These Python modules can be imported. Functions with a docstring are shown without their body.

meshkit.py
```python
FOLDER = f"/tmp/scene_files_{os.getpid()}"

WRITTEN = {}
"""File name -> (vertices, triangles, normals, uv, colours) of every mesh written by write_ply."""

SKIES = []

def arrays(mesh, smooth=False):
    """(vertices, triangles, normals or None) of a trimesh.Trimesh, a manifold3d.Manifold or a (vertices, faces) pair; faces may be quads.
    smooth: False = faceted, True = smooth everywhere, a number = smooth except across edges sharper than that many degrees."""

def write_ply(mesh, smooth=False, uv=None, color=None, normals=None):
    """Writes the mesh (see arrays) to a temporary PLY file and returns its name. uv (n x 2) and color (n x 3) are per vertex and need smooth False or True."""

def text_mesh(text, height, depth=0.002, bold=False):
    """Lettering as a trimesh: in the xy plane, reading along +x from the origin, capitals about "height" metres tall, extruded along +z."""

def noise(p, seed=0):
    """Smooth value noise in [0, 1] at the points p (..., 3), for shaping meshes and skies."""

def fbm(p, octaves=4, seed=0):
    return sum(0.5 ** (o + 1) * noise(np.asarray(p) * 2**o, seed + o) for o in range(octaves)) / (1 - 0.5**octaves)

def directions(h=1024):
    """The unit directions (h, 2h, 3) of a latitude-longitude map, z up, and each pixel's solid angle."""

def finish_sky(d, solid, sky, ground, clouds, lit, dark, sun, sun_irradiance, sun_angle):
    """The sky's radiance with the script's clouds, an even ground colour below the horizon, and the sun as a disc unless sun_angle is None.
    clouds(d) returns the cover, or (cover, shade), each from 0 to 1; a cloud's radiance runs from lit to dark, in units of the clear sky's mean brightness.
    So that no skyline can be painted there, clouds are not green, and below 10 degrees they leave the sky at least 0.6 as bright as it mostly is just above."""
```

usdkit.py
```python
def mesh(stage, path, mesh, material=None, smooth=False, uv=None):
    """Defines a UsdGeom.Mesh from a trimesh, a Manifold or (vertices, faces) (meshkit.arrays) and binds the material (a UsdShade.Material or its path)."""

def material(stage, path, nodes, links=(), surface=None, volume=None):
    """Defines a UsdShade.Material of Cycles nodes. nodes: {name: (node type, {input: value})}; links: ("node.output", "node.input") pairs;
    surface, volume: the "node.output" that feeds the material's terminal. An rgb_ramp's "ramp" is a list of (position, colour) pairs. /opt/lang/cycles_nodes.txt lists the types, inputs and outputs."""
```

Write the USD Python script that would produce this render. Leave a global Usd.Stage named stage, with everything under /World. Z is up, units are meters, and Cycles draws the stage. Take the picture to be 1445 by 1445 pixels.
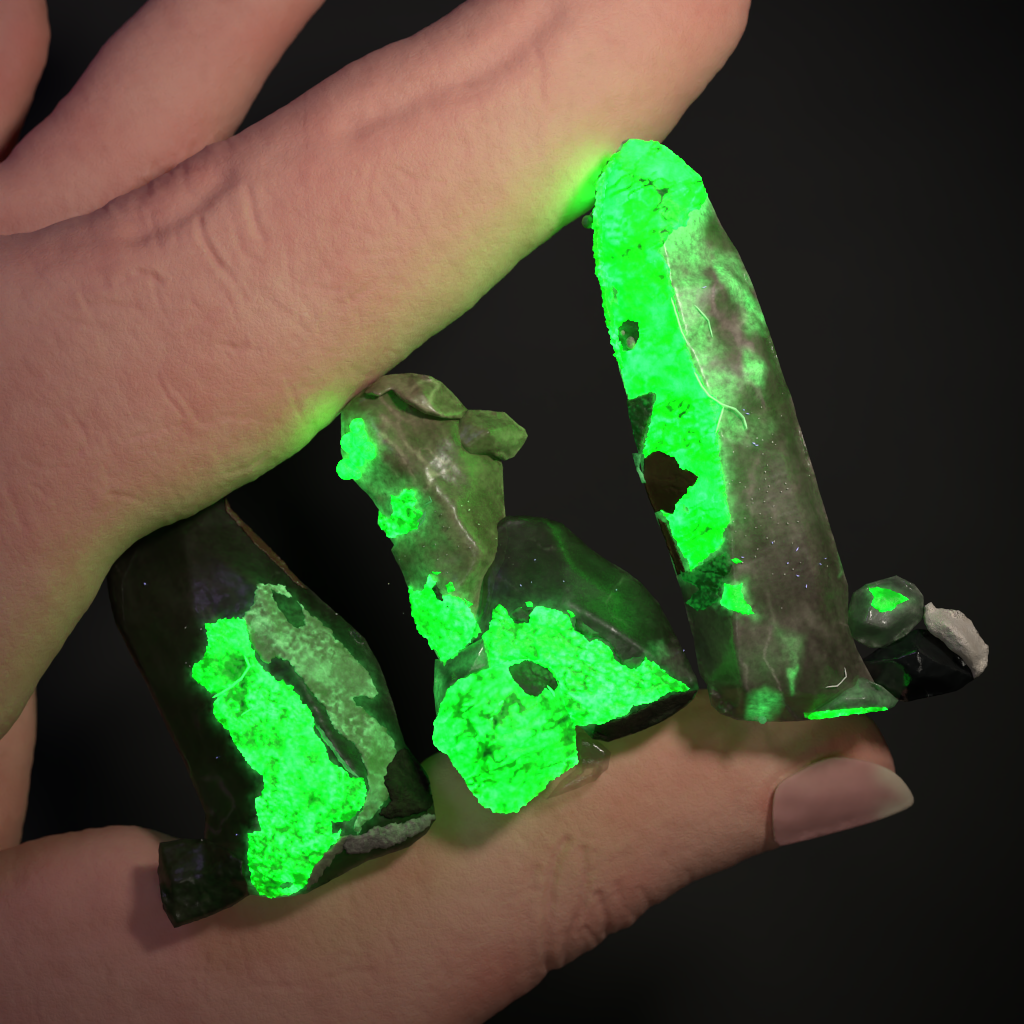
import math, numpy as np, trimesh, shapely, usdkit
from shapely.geometry import Polygon, LineString, Point
from shapely.ops import unary_union
from scipy.spatial import Delaunay, cKDTree
from scipy.interpolate import LinearNDInterpolator, NearestNDInterpolator
from scipy import ndimage
from scipy.sparse import coo_matrix
from scipy.sparse.linalg import spsolve
from meshkit import noise, fbm
from pxr import Usd, UsdGeom, UsdLux, UsdShade, Gf, Sdf, Vt

stage = Usd.Stage.CreateInMemory()
UsdGeom.SetStageUpAxis(stage, 'Z')
UsdGeom.SetStageMetersPerUnit(stage, 1.0)
UsdGeom.Xform.Define(stage, '/World')

# ------------------------------------------------------------------ camera, lamps, exposure
EYE = 250.0            # mm from the lens to the plane z = 0 (the middle of the finger)
SCALE = 15.0           # how many photograph pixels a millimetre covers on that plane
HALF = 722.5
cam = UsdGeom.Camera.Define(stage, '/World/camera')
cam.AddTranslateOp().Set(Gf.Vec3d(0, 0, EYE / 1000))
cam.CreateHorizontalApertureAttr(36.0)
cam.CreateVerticalApertureAttr(36.0)
cam.CreateFocalLengthAttr(36.0 * EYE / (2 * HALF / SCALE))
cam.CreateClippingRangeAttr(Gf.Vec2f(0.02, 20))
cam.CreateFStopAttr(30.0)
cam.CreateFocusDistanceAttr(0.240)
cam.CreateExposureAttr(0.0)


def rect_lamp(name, pos_mm, aim_mm, w_mm, h_mm, intensity, color):
    l = UsdLux.RectLight.Define(stage, '/World/' + name)
    p, a = np.array(pos_mm, float) / 1000, np.array(aim_mm, float) / 1000
    z = (p - a) / np.linalg.norm(p - a)
    x = np.cross([0, 1, 0.01], z); x /= np.linalg.norm(x)
    y = np.cross(z, x)
    m = np.eye(4); m[0, :3], m[1, :3], m[2, :3], m[3, :3] = x, y, z, p
    l.AddTransformOp().Set(Gf.Matrix4d(m.tolist()))
    l.CreateWidthAttr(w_mm / 1000); l.CreateHeightAttr(h_mm / 1000)
    l.CreateIntensityAttr(intensity); l.CreateColorAttr(Gf.Vec3f(*color))
    l.CreateNormalizeAttr(False)
    return l


def torch(name, pos_mm, aim_mm, radius_mm, intensity, color, cone, softness):
    l = UsdLux.SphereLight.Define(stage, '/World/' + name)
    p, a = np.array(pos_mm, float) / 1000, np.array(aim_mm, float) / 1000
    z = (p - a) / np.linalg.norm(p - a)
    x = np.cross([0, 1, 0.01], z); x /= np.linalg.norm(x)
    m = np.eye(4); m[0, :3], m[1, :3], m[2, :3], m[3, :3] = x, np.cross(z, x), z, p
    l.AddTransformOp().Set(Gf.Matrix4d(m.tolist()))
    l.CreateRadiusAttr(radius_mm / 1000)
    l.CreateIntensityAttr(intensity); l.CreateColorAttr(Gf.Vec3f(*color))
    sh = UsdLux.ShapingAPI.Apply(l.GetPrim())
    sh.CreateShapingConeAngleAttr(cone); sh.CreateShapingConeSoftnessAttr(softness)
    return l


torch('torch', (68, 62, 148), (12, 25, 0), 14, 116.0, (1.0, 0.91, 0.82), 26.5, 1.0)
rect_lamp('violet_lamp', (-120, 130, 150), (-5, 30, 0), 60, 60, 4.0, (0.62, 0.42, 1.0))
rect_lamp('front_fill', (25, -70, 280), (0, 0, 0), 60, 60, 5.8, (1.0, 0.94, 0.82))  # added fill from the camera side, lifts the lower finger edge
dome = UsdLux.DomeLight.Define(stage, '/World/dim_room')
dome.CreateIntensityAttr(1.0)
dm = usdkit.material(stage, '/World/Looks/dim_room', {'b': ('background_shader', {'color': (1.0, 0.9, 0.8), 'strength': 0.012})}, surface='b.background')
UsdShade.MaterialBindingAPI.Apply(dome.GetPrim()).Bind(dm)


# ------------------------------------------------------------------ helpers
def W(p, z):
    """Photograph position and depth in millimetres -> metres, at true size for that depth."""
    p, z = np.asarray(p, float), np.asarray(z, float)
    s = (EYE - z) / EYE / SCALE / 1000
    return np.stack([(p[..., 0] - HALF) * s, (HALF - p[..., 1]) * s, z / 1000], -1)


USED = {}


def numbered(parent, name):
    n = USED[(parent, name)] = USED.get((parent, name), -1) + 1
    return f'{parent}/{name}' + (f'_{n:03d}' if n else '')


def tag(prim, **kw):
    for k, v in kw.items():
        prim.SetCustomDataByKey(k, v)


def thing(name, base, label, category, group=None):
    x = UsdGeom.Xform.Define(stage, numbered('/World', name))
    x.AddTranslateOp().Set(Gf.Vec3d(*map(float, base)))
    tag(x.GetPrim(), label=label, category=category)
    if group:
        tag(x.GetPrim(), group=group)
    x.base = np.array(base, float)
    BASE[str(x.GetPath())] = x.base
    return str(x.GetPath())


BASE = {}


def part(parent, name, mesh, mat, smooth=True, attrs=None, **data):
    top = '/'.join(parent.split('/')[:3])
    v, f = np.asarray(mesh[0], float) - BASE.get(top, 0), np.asarray(mesh[1])
    m = usdkit.mesh(stage, numbered(parent, name), (v, f), mat, smooth=smooth)
    for k, a in (attrs or {}).items():
        UsdGeom.PrimvarsAPI(m).CreatePrimvar(k, Sdf.ValueTypeNames.FloatArray, 'vertex').Set(Vt.FloatArray.FromNumpy(np.asarray(a, np.float32)))
    tag(m.GetPrim(), **data)
    return str(m.GetPath())


def densify(pts, step, closed=True):
    pts = np.asarray(pts, float)
    nxt = np.roll(pts, -1, 0) if closed else pts[1:]
    out = []
    for a, b in zip(pts, nxt):
        n = max(1, int(np.ceil(np.hypot(*(b - a)) / step)))
        out.append(a + (b - a) * (np.arange(n) / n)[:, None])
    if not closed:
        out.append(pts[-1:])
    return np.vstack(out)


def rough(pts, amp, size, seed, step=2.0, closed=True):
    """A traced outline with the small irregularities of a broken edge."""
    p = densify(pts, step, closed)
    q = np.c_[p / size, np.full(len(p), seed * 7.3)]
    dx = fbm(q, 3, seed) - 0.5
    dy = fbm(q + 31.7, 3, seed + 50) - 0.5
    return p + 2 * amp * np.c_[dx, dy]


def smooth_loop(pts, step, rounds=2):
    p = np.asarray(pts, float)
    for _ in range(rounds):
        n = np.roll(p, -1, 0)
        p = np.stack([0.75 * p + 0.25 * n, 0.25 * p + 0.75 * n], 1).reshape(-1, 2)
    return densify(p, step)


def ragged(pts, amp, size, seed):
    p = rough(pts, amp * 1.7, size * 1.3, seed, 1.5)
    return rough(p, min(amp, 2.2) * 1.5, 3.6, seed + 13, 1.5)


def as_poly(pts):
    g = Polygon(pts)
    if not g.is_valid:
        g = g.buffer(0)
    if g.geom_type == 'MultiPolygon':
        g = max(g.geoms, key=lambda k: k.area)
    return g


def relief(poly, step, zf, zb, lines=(), seed=0, front_only=False):
    """A closed solid over a traced outline: front surface zf(p, d), back surface zb(p, d), d = distance from the outline in pixels.
    Returns (vertices, faces), p, d, is_front."""
    if not isinstance(poly, Polygon):
        poly = as_poly(poly)
    rng = np.random.default_rng(seed)
    rings = [densify(np.array(r.coords)[:-1], step) for r in (poly.exterior, *poly.interiors)]
    border = np.vstack(rings)
    x0, y0, x1, y1 = poly.bounds
    gx, gy = np.meshgrid(np.arange(x0, x1, step), np.arange(y0, y1, step * 0.87))
    gx[1::2] += step / 2
    g = np.c_[gx.ravel(), gy.ravel()] + rng.uniform(-0.22, 0.22, (gx.size, 2)) * step
    g = g[shapely.contains_xy(poly, g[:, 0], g[:, 1])]
    keep = [border]
    if len(lines):
        l = np.vstack([densify(np.asarray(k)[:, :2], step, False) for k in lines])
        l = l[shapely.contains_xy(poly, l[:, 0], l[:, 1])]
        if len(l):
            l = l[cKDTree(border).query(l)[0] > step * 0.5]
        if len(l):
            keep.append(l)
    t = cKDTree(np.vstack(keep))
    g = g[t.query(g)[0] > step * 0.62]
    p = np.vstack(keep + [g])
    tri = Delaunay(p).simplices
    c = p[tri].mean(1)
    tri = tri[shapely.contains_xy(poly, c[:, 0], c[:, 1])]
    a = p[tri]
    area = (a[:, 1, 0] - a[:, 0, 0]) * (a[:, 2, 1] - a[:, 0, 1]) - (a[:, 1, 1] - a[:, 0, 1]) * (a[:, 2, 0] - a[:, 0, 0])
    tri = tri[np.abs(area) > 1e-6]
    area = area[np.abs(area) > 1e-6]
    tri[area > 0] = tri[area > 0][:, ::-1]          # picture y points down: flip so that the front faces +z
    d = shapely.distance(shapely.points(p), poly.boundary)
    n = len(p)
    f, b = zf(p, d), zb(p, d)
    b = np.minimum(b, f - 0.02)
    edges = np.vstack([tri[:, [0, 1]], tri[:, [1, 2]], tri[:, [2, 0]]])
    key = np.sort(edges, 1)
    _, inv, cnt = np.unique(key, axis=0, return_inverse=True, return_counts=True)
    e = edges[cnt[inv.ravel()] == 1]
    side = np.vstack([np.c_[e[:, 1], e[:, 0], e[:, 0] + n], np.c_[e[:, 1], e[:, 0] + n, e[:, 1] + n]])
    v = np.vstack([W(p, f), W(p, b)])
    faces = np.vstack([tri, tri[:, ::-1] + n, side])
    used, idx = np.unique(faces, return_inverse=True)
    faces = idx.reshape(-1, 3)
    P, D = np.vstack([p, p])[used], np.r_[d, d][used]
    return (v[used], faces), P, D, used < n


def surf(points, blur=4.0):
    z = facets(points)
    offs = [(0, 0)] + [(math.cos(a) * r * blur, math.sin(a) * r * blur) for r in (0.55, 1.0) for a in np.arange(6) * math.pi / 3 + r]
    return lambda p: sum(z(p + np.array(o)) for o in offs) / 13


def facets(points):
    """Facets spanned between corner points (x, y, z)."""
    a = np.asarray(points, float)
    lin, near = LinearNDInterpolator(a[:, :2], a[:, 2]), NearestNDInterpolator(a[:, :2], a[:, 2])
    def z(p):
        out = lin(p)
        bad = np.isnan(out)
        if bad.any():
            # outside the hull: distance-weighted value of the nearest corners
            q = p[bad]
            dist = np.hypot(q[:, None, 0] - a[None, :, 0], q[:, None, 1] - a[None, :, 1])
            k = np.argsort(dist, 1)[:, :2]
            w = 1 / (np.take_along_axis(dist, k, 1) + 1e-3)
            out[bad] = (w * a[k, 2]).sum(1) / w.sum(1)
        return out
    return z


def f2(p, size, octaves, seed):
    """Smooth noise over the picture plane, -1 .. 1, features about size pixels."""
    p = np.atleast_2d(p)
    return 2 * fbm(np.c_[p / size, np.full(len(p), seed * 3.77)], octaves, seed) - 1


def cells(p, size, seed, stretch=(1, 1), angle=0.0, warp=0.0):
    """Rounded grape-like bumps: height 0 .. 1 and how far into a groove between two (0 = groove)."""
    p = np.atleast_2d(p) + warp * np.c_[f2(p, size * 1.5, 2, seed + 5), f2(p, size * 1.5, 2, seed + 6)]
    c, s = math.cos(angle), math.sin(angle)
    q = np.c_[(p[:, 0] * c + p[:, 1] * s) / stretch[0], (-p[:, 0] * s + p[:, 1] * c) / stretch[1]] / size
    lo, hi = q.min(0) - 2, q.max(0) + 2
    gx, gy = np.meshgrid(np.arange(lo[0], hi[0]), np.arange(lo[1], hi[1]))
    rng = np.random.default_rng(seed)
    s_ = np.c_[gx.ravel(), gy.ravel()] + rng.uniform(0, 1, (gx.size, 2))
    dd = cKDTree(s_).query(q, k=2)[0]
    return np.sqrt(np.clip(1 - (dd[:, 0] / 0.95) ** 2, 0, 1)), np.clip((dd[:, 1] - dd[:, 0]) * 2.2, 0, 1)


def soft(p, poly, width, wob=0.0, size=14, seed=0):
    """1 inside a traced patch, 0 outside, with a soft and uneven rim."""
    g = as_poly(poly)
    q = p + wob * np.c_[f2(p, size, 3, seed), f2(p, size, 3, seed + 9)]
    pts = shapely.points(q)
    dist = shapely.distance(pts, g.boundary) * np.where(shapely.contains_xy(g, q[:, 0], q[:, 1]), 1, -1)
    t = np.clip(dist / width * 0.5 + 0.5, 0, 1)
    return t * t * (3 - 2 * t)


def near_line(p, line, width):
    d = shapely.distance(shapely.points(p), LineString(line))
    return np.exp(-(d / width) ** 2)


# ------------------------------------------------------------------ materials
LOOK = '/World/Looks/'


def skin_material():
    n = {
        'tc': ('texture_coordinate', {}),
        'n1': ('noise_texture', {'scale': 95.0, 'detail': 4.0, 'roughness': 0.6}),
        'n2': ('noise_texture', {'scale': 420.0, 'detail': 5.0, 'roughness': 0.65}),
        'r1': ('rgb_ramp', {'ramp': [(0.28, (0.57, 0.245, 0.19)), (0.5, (0.61, 0.305, 0.235)), (0.72, (0.63, 0.345, 0.26))]}),
        'r2': ('rgb_ramp', {'ramp': [(0.25, (0.78, 0.70, 0.68)), (0.5, (1, 1, 1)), (0.8, (1.0, 1.0, 1.0))]}),
        'm': ('mix', {'mix_type': 'multiply', 'fac': 0.4}),
        'red': ('attribute', {'attribute': 'redness'}),
        'mr': ('mix', {'mix_type': 'mix', 'color2': (0.60, 0.20, 0.16)}),
        # fine skin relief: little creases between raised cells, plus grain
        'v1': ('voronoi_texture', {'feature': 'distance_to_edge', 'scale': 1500.0}),
        'wv': ('noise_texture', {'scale': 900.0, 'detail': 2.0}),
        'vm': ('vector_math', {'vector_math_type': 'add'}),
        'v2': ('voronoi_texture', {'feature': 'distance_to_edge', 'scale': 2600.0}),
        'mm': ('math', {'math_type': 'minimum', 'value2': 0.25}),
        'mn': ('math', {'math_type': 'minimum', 'value2': 0.25}),
        'g': ('noise_texture', {'scale': 3500.0, 'detail': 3.0, 'roughness': 0.7}),
        'a1': ('math', {'math_type': 'multiply_add', 'value2': 1.2}),
        'a2': ('math', {'math_type': 'multiply_add', 'value2': 0.8}),
        'b': ('bump', {'strength': 0.4, 'distance': 0.00014, 'use_object_space': False}),
        'p': ('principled_bsdf', {'roughness': 0.52, 'specular_ior_level': 0.32, 'subsurface_weight': 0.4, 'subsurface_scale': 0.0005,
                                   'subsurface_radius': (1.0, 0.36, 0.2), 'ior': 1.4, 'subsurface_method': 'random_walk'}),
    }
    l = [('tc.object', 'n1.vector'), ('tc.object', 'n2.vector'), ('n1.fac', 'r1.fac'), ('n2.fac', 'r2.fac'), ('r1.color', 'm.color1'), ('r2.color', 'm.color2'),
         ('m.color', 'mr.color1'), ('red.fac', 'mr.fac'), ('mr.color', 'p.base_color'),
         ('tc.object', 'v1.vector'), ('tc.object', 'v2.vector'), ('tc.object', 'g.vector'), ('v1.distance', 'mm.value1'), ('v2.distance', 'mn.value1'),
         ('mm.value', 'a1.value1'), ('mn.value', 'a1.value3'), ('g.fac', 'a2.value1'), ('a1.value', 'a2.value3'), ('a2.value', 'b.height'), ('b.normal', 'p.normal')]
    n.pop('wv'), n.pop('vm')
    return usdkit.material(stage, LOOK + 'skin', n, l, surface='p.BSDF')


def crust_material(name, strength, low=0.25, color=(0.0006, 1.0, 0.015), pale=(0.020, 1.0, 0.060), fine=2600.0, base=(0.03, 0.12, 0.05), rough_=0.36):
    """Fluorescent opal crust: gives off green light, more where it is thicker (mesh attribute thick)."""
    n = {
        'tc': ('texture_coordinate', {}),
        'th': ('attribute', {'attribute': 'thick'}),
        'n1': ('noise_texture', {'scale': fine, 'detail': 5.0, 'roughness': 0.65, 'distortion': 0.6}),
        'ad': ('math', {'math_type': 'multiply_add', 'value2': 0.34, 'value3': -0.17}),
        'sm': ('math', {'math_type': 'add', 'use_clamp': True}),
        'rs': ('rgb_ramp', {'ramp': [(0.0, (low * 0.15,) * 3), (0.2, (low * 0.5,) * 3), (0.38, (0.14,) * 3), (0.52, (0.27,) * 3), (0.62, (0.58,) * 3), (0.8, (1.1,) * 3), (1.0, (1.5,) * 3)]}),
        'bw': ('rgb_to_bw', {}),
        'st': ('math', {'math_type': 'multiply', 'value2': strength}),
        'rc': ('rgb_ramp', {'ramp': [(0.0, (0.004, 0.8, 0.02)), (0.35, (color[0], 1.0, color[2] * 0.15)), (0.58, color), (0.75, (color[0] + 0.35 * (pale[0] - color[0]), 1.0, 0.5 * (color[2] + pale[2]))), (1.0, pale)]}),
        'b': ('bump', {'strength': 0.7, 'distance': 0.0002}),
        'bc': ('rgb_ramp', {'ramp': [(0.0, tuple(0.25 * c for c in base)), (0.45, tuple(0.8 * c for c in base)), (1.0, tuple(1.5 * c for c in base))]}),
        'p': ('principled_bsdf', {'roughness': rough_, 'specular_ior_level': 0.4}),
    }
    l = [('tc.object', 'n1.vector'), ('n1.fac', 'ad.value1'), ('ad.value', 'sm.value1'), ('th.fac', 'sm.value2'), ('sm.value', 'rs.fac'), ('sm.value', 'rc.fac'), ('sm.value', 'bc.fac'), ('bc.color', 'p.base_color'),
         ('rs.color', 'bw.color'), ('bw.val', 'st.value1'), ('st.value', 'p.emission_strength'), ('rc.color', 'p.emission_color'), ('n1.fac', 'b.height'), ('b.normal', 'p.normal')]
    return usdkit.material(stage, LOOK + name, n, l, surface='p.BSDF')


def crystal_material(name, body, milky, opacity=(0.25, 0.6), scatter=(0.5, 0.5, 0.4), density=90.0, absorb=(0.3, 0.3, 0.3), gloss=0.018, rough_=0.14, glow=1.0, scale=160.0, bump=0.12):
    """Smoky quartz: partly clear, with milky veils (attribute veil), faint green fluorescence and painted-in green light (attribute glow) and haze inside."""
    n = {
        'tc': ('texture_coordinate', {}),
        'vl': ('attribute', {'attribute': 'veil'}),
        'gl': ('attribute', {'attribute': 'glow'}),
        'n1': ('noise_texture', {'scale': scale * 2.5, 'detail': 5.0, 'roughness': 0.6, 'distortion': 0.6}),
        'n2': ('noise_texture', {'scale': 1800.0, 'detail': 4.0, 'roughness': 0.7}),
        'mo': ('map_range', {'from_min': 0.3, 'from_max': 0.7, 'to_min': opacity[0], 'to_max': opacity[1], 'clamp': True}),
        'av': ('math', {'math_type': 'add', 'use_clamp': True}),
        'ag': ('math', {'math_type': 'add', 'use_clamp': True}),
        'col': ('mix', {'mix_type': 'mix', 'color1': body, 'color2': milky}),
        'cn': ('mix', {'mix_type': 'multiply', 'fac': 0.7}),
        'rn': ('rgb_ramp', {'ramp': [(0.3, (0.55, 0.55, 0.55)), (0.7, (1.25, 1.25, 1.25))]}),
        'nn': ('map_range', {'from_min': 0.3, 'from_max': 0.72, 'to_min': 0.35, 'to_max': 1.35, 'clamp': True}),
        'gs': ('math', {'math_type': 'multiply'}),
        'gs2': ('math', {'math_type': 'multiply', 'value2': glow}),
        'b': ('bump', {'strength': bump, 'distance': 0.00015}),
        'p': ('principled_bsdf', {'roughness': 0.4, 'specular_ior_level': 0.3, 'emission_color': (0.07, 0.9, 0.13)}),
        't': ('transparent_bsdf', {'color': (0.96, 0.95, 0.92)}),
        'mx': ('mix_closure', {}),
        'go': ('glossy_bsdf', {'color': (gloss, gloss, gloss), 'roughness': rough_, 'distribution': 'ggx'}),
        'add': ('add_closure', {}),
    }
    l = [('tc.object', 'n1.vector'), ('tc.object', 'n2.vector'), ('n1.fac', 'mo.value'), ('mo.result', 'av.value1'), ('vl.fac', 'av.value2'),
         ('av.value', 'ag.value1'), ('gl.fac', 'ag.value2'), ('ag.value', 'mx.fac'),
         ('vl.fac', 'col.fac'), ('col.color', 'cn.color1'), ('n2.fac', 'rn.fac'), ('rn.color', 'cn.color2'), ('cn.color', 'p.base_color'),
         ('n2.fac', 'nn.value'), ('nn.result', 'gs.value1'), ('gl.fac', 'gs.value2'), ('gs.value', 'gs2.value1'), ('gs2.value', 'p.emission_strength'),
         ('n2.fac', 'b.height'), ('b.normal', 'p.normal'), ('b.normal', 'go.normal'),
         ('t.BSDF', 'mx.closure1'), ('p.BSDF', 'mx.closure2'), ('mx.closure', 'add.closure1'), ('go.BSDF', 'add.closure2')]
    return usdkit.material(stage, LOOK + name, n, l, surface='add.closure')


def stone_material(name, dark, light, scale, rough_=0.6, spec=0.4, bump=0.6, emit=0.0):
    n = {
        'tc': ('texture_coordinate', {}),
        'n1': ('noise_texture', {'scale': scale, 'detail': 7.0, 'roughness': 0.68, 'distortion': 0.5}),
        'n2': ('noise_texture', {'scale': scale * 7, 'detail': 4.0, 'roughness': 0.7}),
        'r': ('rgb_ramp', {'ramp': [(0.3, dark), (0.7, light)]}),
        'b': ('bump', {'strength': bump, 'distance': 0.00025}),
        'p': ('principled_bsdf', {'roughness': rough_, 'specular_ior_level': spec, 'emission_color': (0.03, 0.9, 0.10), 'emission_strength': emit}),
    }
    l = [('tc.object', 'n1.vector'), ('tc.object', 'n2.vector'), ('n1.fac', 'r.fac'), ('r.color', 'p.base_color'), ('n2.fac', 'b.height'), ('b.normal', 'p.normal')]
    return usdkit.material(stage, LOOK + name, n, l, surface='p.BSDF')


SKIN = skin_material()
NAIL = usdkit.material(stage, LOOK + 'nail', {
    'tip': ('attribute', {'attribute': 'tip'}),
    'tc': ('texture_coordinate', {}),
    'n': ('noise_texture', {'scale': 500.0, 'detail': 3.0}),
    'c': ('mix', {'mix_type': 'mix', 'color1': (0.55, 0.245, 0.225), 'color2': (0.66, 0.50, 0.36)}),
    'r': ('rgb_ramp', {'ramp': [(0.3, (0.88, 0.88, 0.88)), (0.7, (1, 1, 1))]}),
    'm': ('mix', {'mix_type': 'multiply', 'fac': 1.0}),
    'p': ('principled_bsdf', {'roughness': 0.5, 'specular_ior_level': 0.15, 'subsurface_weight': 0.3, 'subsurface_scale': 0.001, 'subsurface_radius': (1.0, 0.4, 0.25)}),
}, [('tc.object', 'n.vector'), ('n.fac', 'r.fac'), ('tip.fac', 'c.fac'), ('c.color', 'm.color1'), ('r.color', 'm.color2'), ('m.color', 'p.base_color')], surface='p.BSDF')
CLOTH = usdkit.material(stage, LOOK + 'black_cloth', {
    'tc': ('texture_coordinate', {}),
    'n': ('noise_texture', {'scale': 60.0, 'detail': 6.0, 'roughness': 0.6}),
    'f': ('noise_texture', {'scale': 1600.0, 'detail': 3.0}),
    'r': ('rgb_ramp', {'ramp': [(0.2, (0.028, 0.028, 0.028)), (0.8, (0.034, 0.034, 0.033))]}),
    'b': ('bump', {'strength': 0.4, 'distance': 0.0004}),
    'p': ('principled_bsdf', {'roughness': 0.95, 'specular_ior_level': 0.1}),
}, [('tc.object', 'n.vector'), ('tc.object', 'f.vector'), ('n.fac', 'r.fac'), ('r.color', 'p.base_color'), ('f.fac', 'b.height'), ('b.normal', 'p.normal')], surface='p.BSDF')

# ------------------------------------------------------------------ the setting: a black cloth below
rng = np.random.default_rng(3)
g = np.linspace(-600, 600, 81)
X, Y = np.meshgrid(g, g)
Z = -95 + 2.0 * (fbm(np.stack([X / 90, Y / 90, X * 0], -1), 3, 4) - 0.5)
idx = np.arange(81 * 81).reshape(81, 81)
q = np.stack([idx[:-1, :-1], idx[:-1, 1:], idx[1:, 1:], idx[1:, :-1]], -1).reshape(-1, 4)
m = usdkit.mesh(stage, '/World/black_cloth', (np.stack([X, Y, Z], -1).reshape(-1, 3) / 1000, q), CLOTH, smooth=True)
tag(m.GetPrim(), kind='structure', label='plain black cloth far below the hand')

# ------------------------------------------------------------------ the hand
STEP = 4.0
GX, GY = np.arange(-260, 1300, STEP), np.arange(-220, 1720, STEP)
PX, PY = np.meshgrid(GX, GY)
GRID = np.c_[PX.ravel(), PY.ravel()]


def inflate(poly, cap):
    """Half thickness (mm) of a rounded body with this outline: round where it is narrow, at most about cap where it is wide."""
    inside = shapely.contains_xy(as_poly(poly), GRID[:, 0], GRID[:, 1]).reshape(PX.shape)
    inside[[0, -1]] = False; inside[:, [0, -1]] = False
    num = np.full(inside.shape, -1); num[inside] = np.arange(inside.sum())
    k = num[inside]
    rows, cols, vals = [k], [k], [np.full(len(k), 4.0)]
    yy, xx = np.nonzero(inside)
    for dy, dx in ((0, 1), (0, -1), (1, 0), (-1, 0)):
        nb = num[yy + dy, xx + dx]
        ok = nb >= 0
        rows.append(k[ok]); cols.append(nb[ok]); vals.append(np.full(ok.sum(), -1.0))
    A = coo_matrix((np.concatenate(vals), (np.concatenate(rows), np.concatenate(cols)))).tocsc()
    u = spsolve(A, np.full(len(k), (STEP / SCALE) ** 2))
    h = np.zeros(inside.shape)
    t = np.sqrt(2 * np.maximum(u, 0))
    h[inside] = cap * np.sqrt(1 - np.exp(-(t / cap) ** 2))
    h[~inside] = -2.0
    return h


INDEX = [(-250, 350), (0, 334), (46, 328), (91, 311), (137, 299), (150, 288), (176, 276), (203, 262), (230, 249), (257, 232), (287, 213), (307, 201), (328, 193), (374, 168), (415, 143), (457, 114), (498, 87), (541, 68), (583, 52), (620, 29), (649, 8),
         (700, -25), (770, -70), (850, -112), (930, -135), (1000, -122), (1040, -80), (1055, -30), (1057, 0), (1055, 25), (1045, 54), (1024, 87), (995, 125), (970, 151), (947, 183), (932, 203), (890, 247),
         (834, 294), (818, 304), (784, 327), (751, 354), (710, 391), (679, 420), (640, 453), (601, 481), (571, 506), (541, 530), (512, 555), (483, 580), (441, 617), (416, 640), (375, 666), (333, 689), (308, 704), (267, 727), (225, 745), (192, 764), (167, 781), (159, 792),
         (150, 812), (141, 830), (126, 857), (109, 882), (92, 904), (59, 954), (25, 1014), (1, 1041), (-60, 1120), (-150, 1230), (-250, 1330)]
MIDDLE = [(-250, 250), (-100, 240), (0, 232), (14, 224), (21, 208), (54, 178), (75, 158), (100, 129), (137, 79), (158, 50), (187, 23), (210, 0), (290, -80), (370, -150), (450, -170), (510, -130), (500, -70), (460, 0), (437, 25), (408, 62), (379, 104), (346, 162), (327, 194), (310, 260), (200, 380), (0, 470), (-250, 480)]
RING = [(-200, 330), (-200, -60), (-120, -170), (-20, -190), (35, -120), (55, -40), (63, 0), (69, 42), (67, 83), (51, 120), (38, 158), (22, 203), (10, 260), (-40, 330)]
HEEL = [(-250, 820), (0, 850), (40, 910), (52, 969), (51, 1010), (47, 1062), (37, 1135), (27, 1192), (20, 1260), (-60, 1330), (-250, 1380)]
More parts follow.
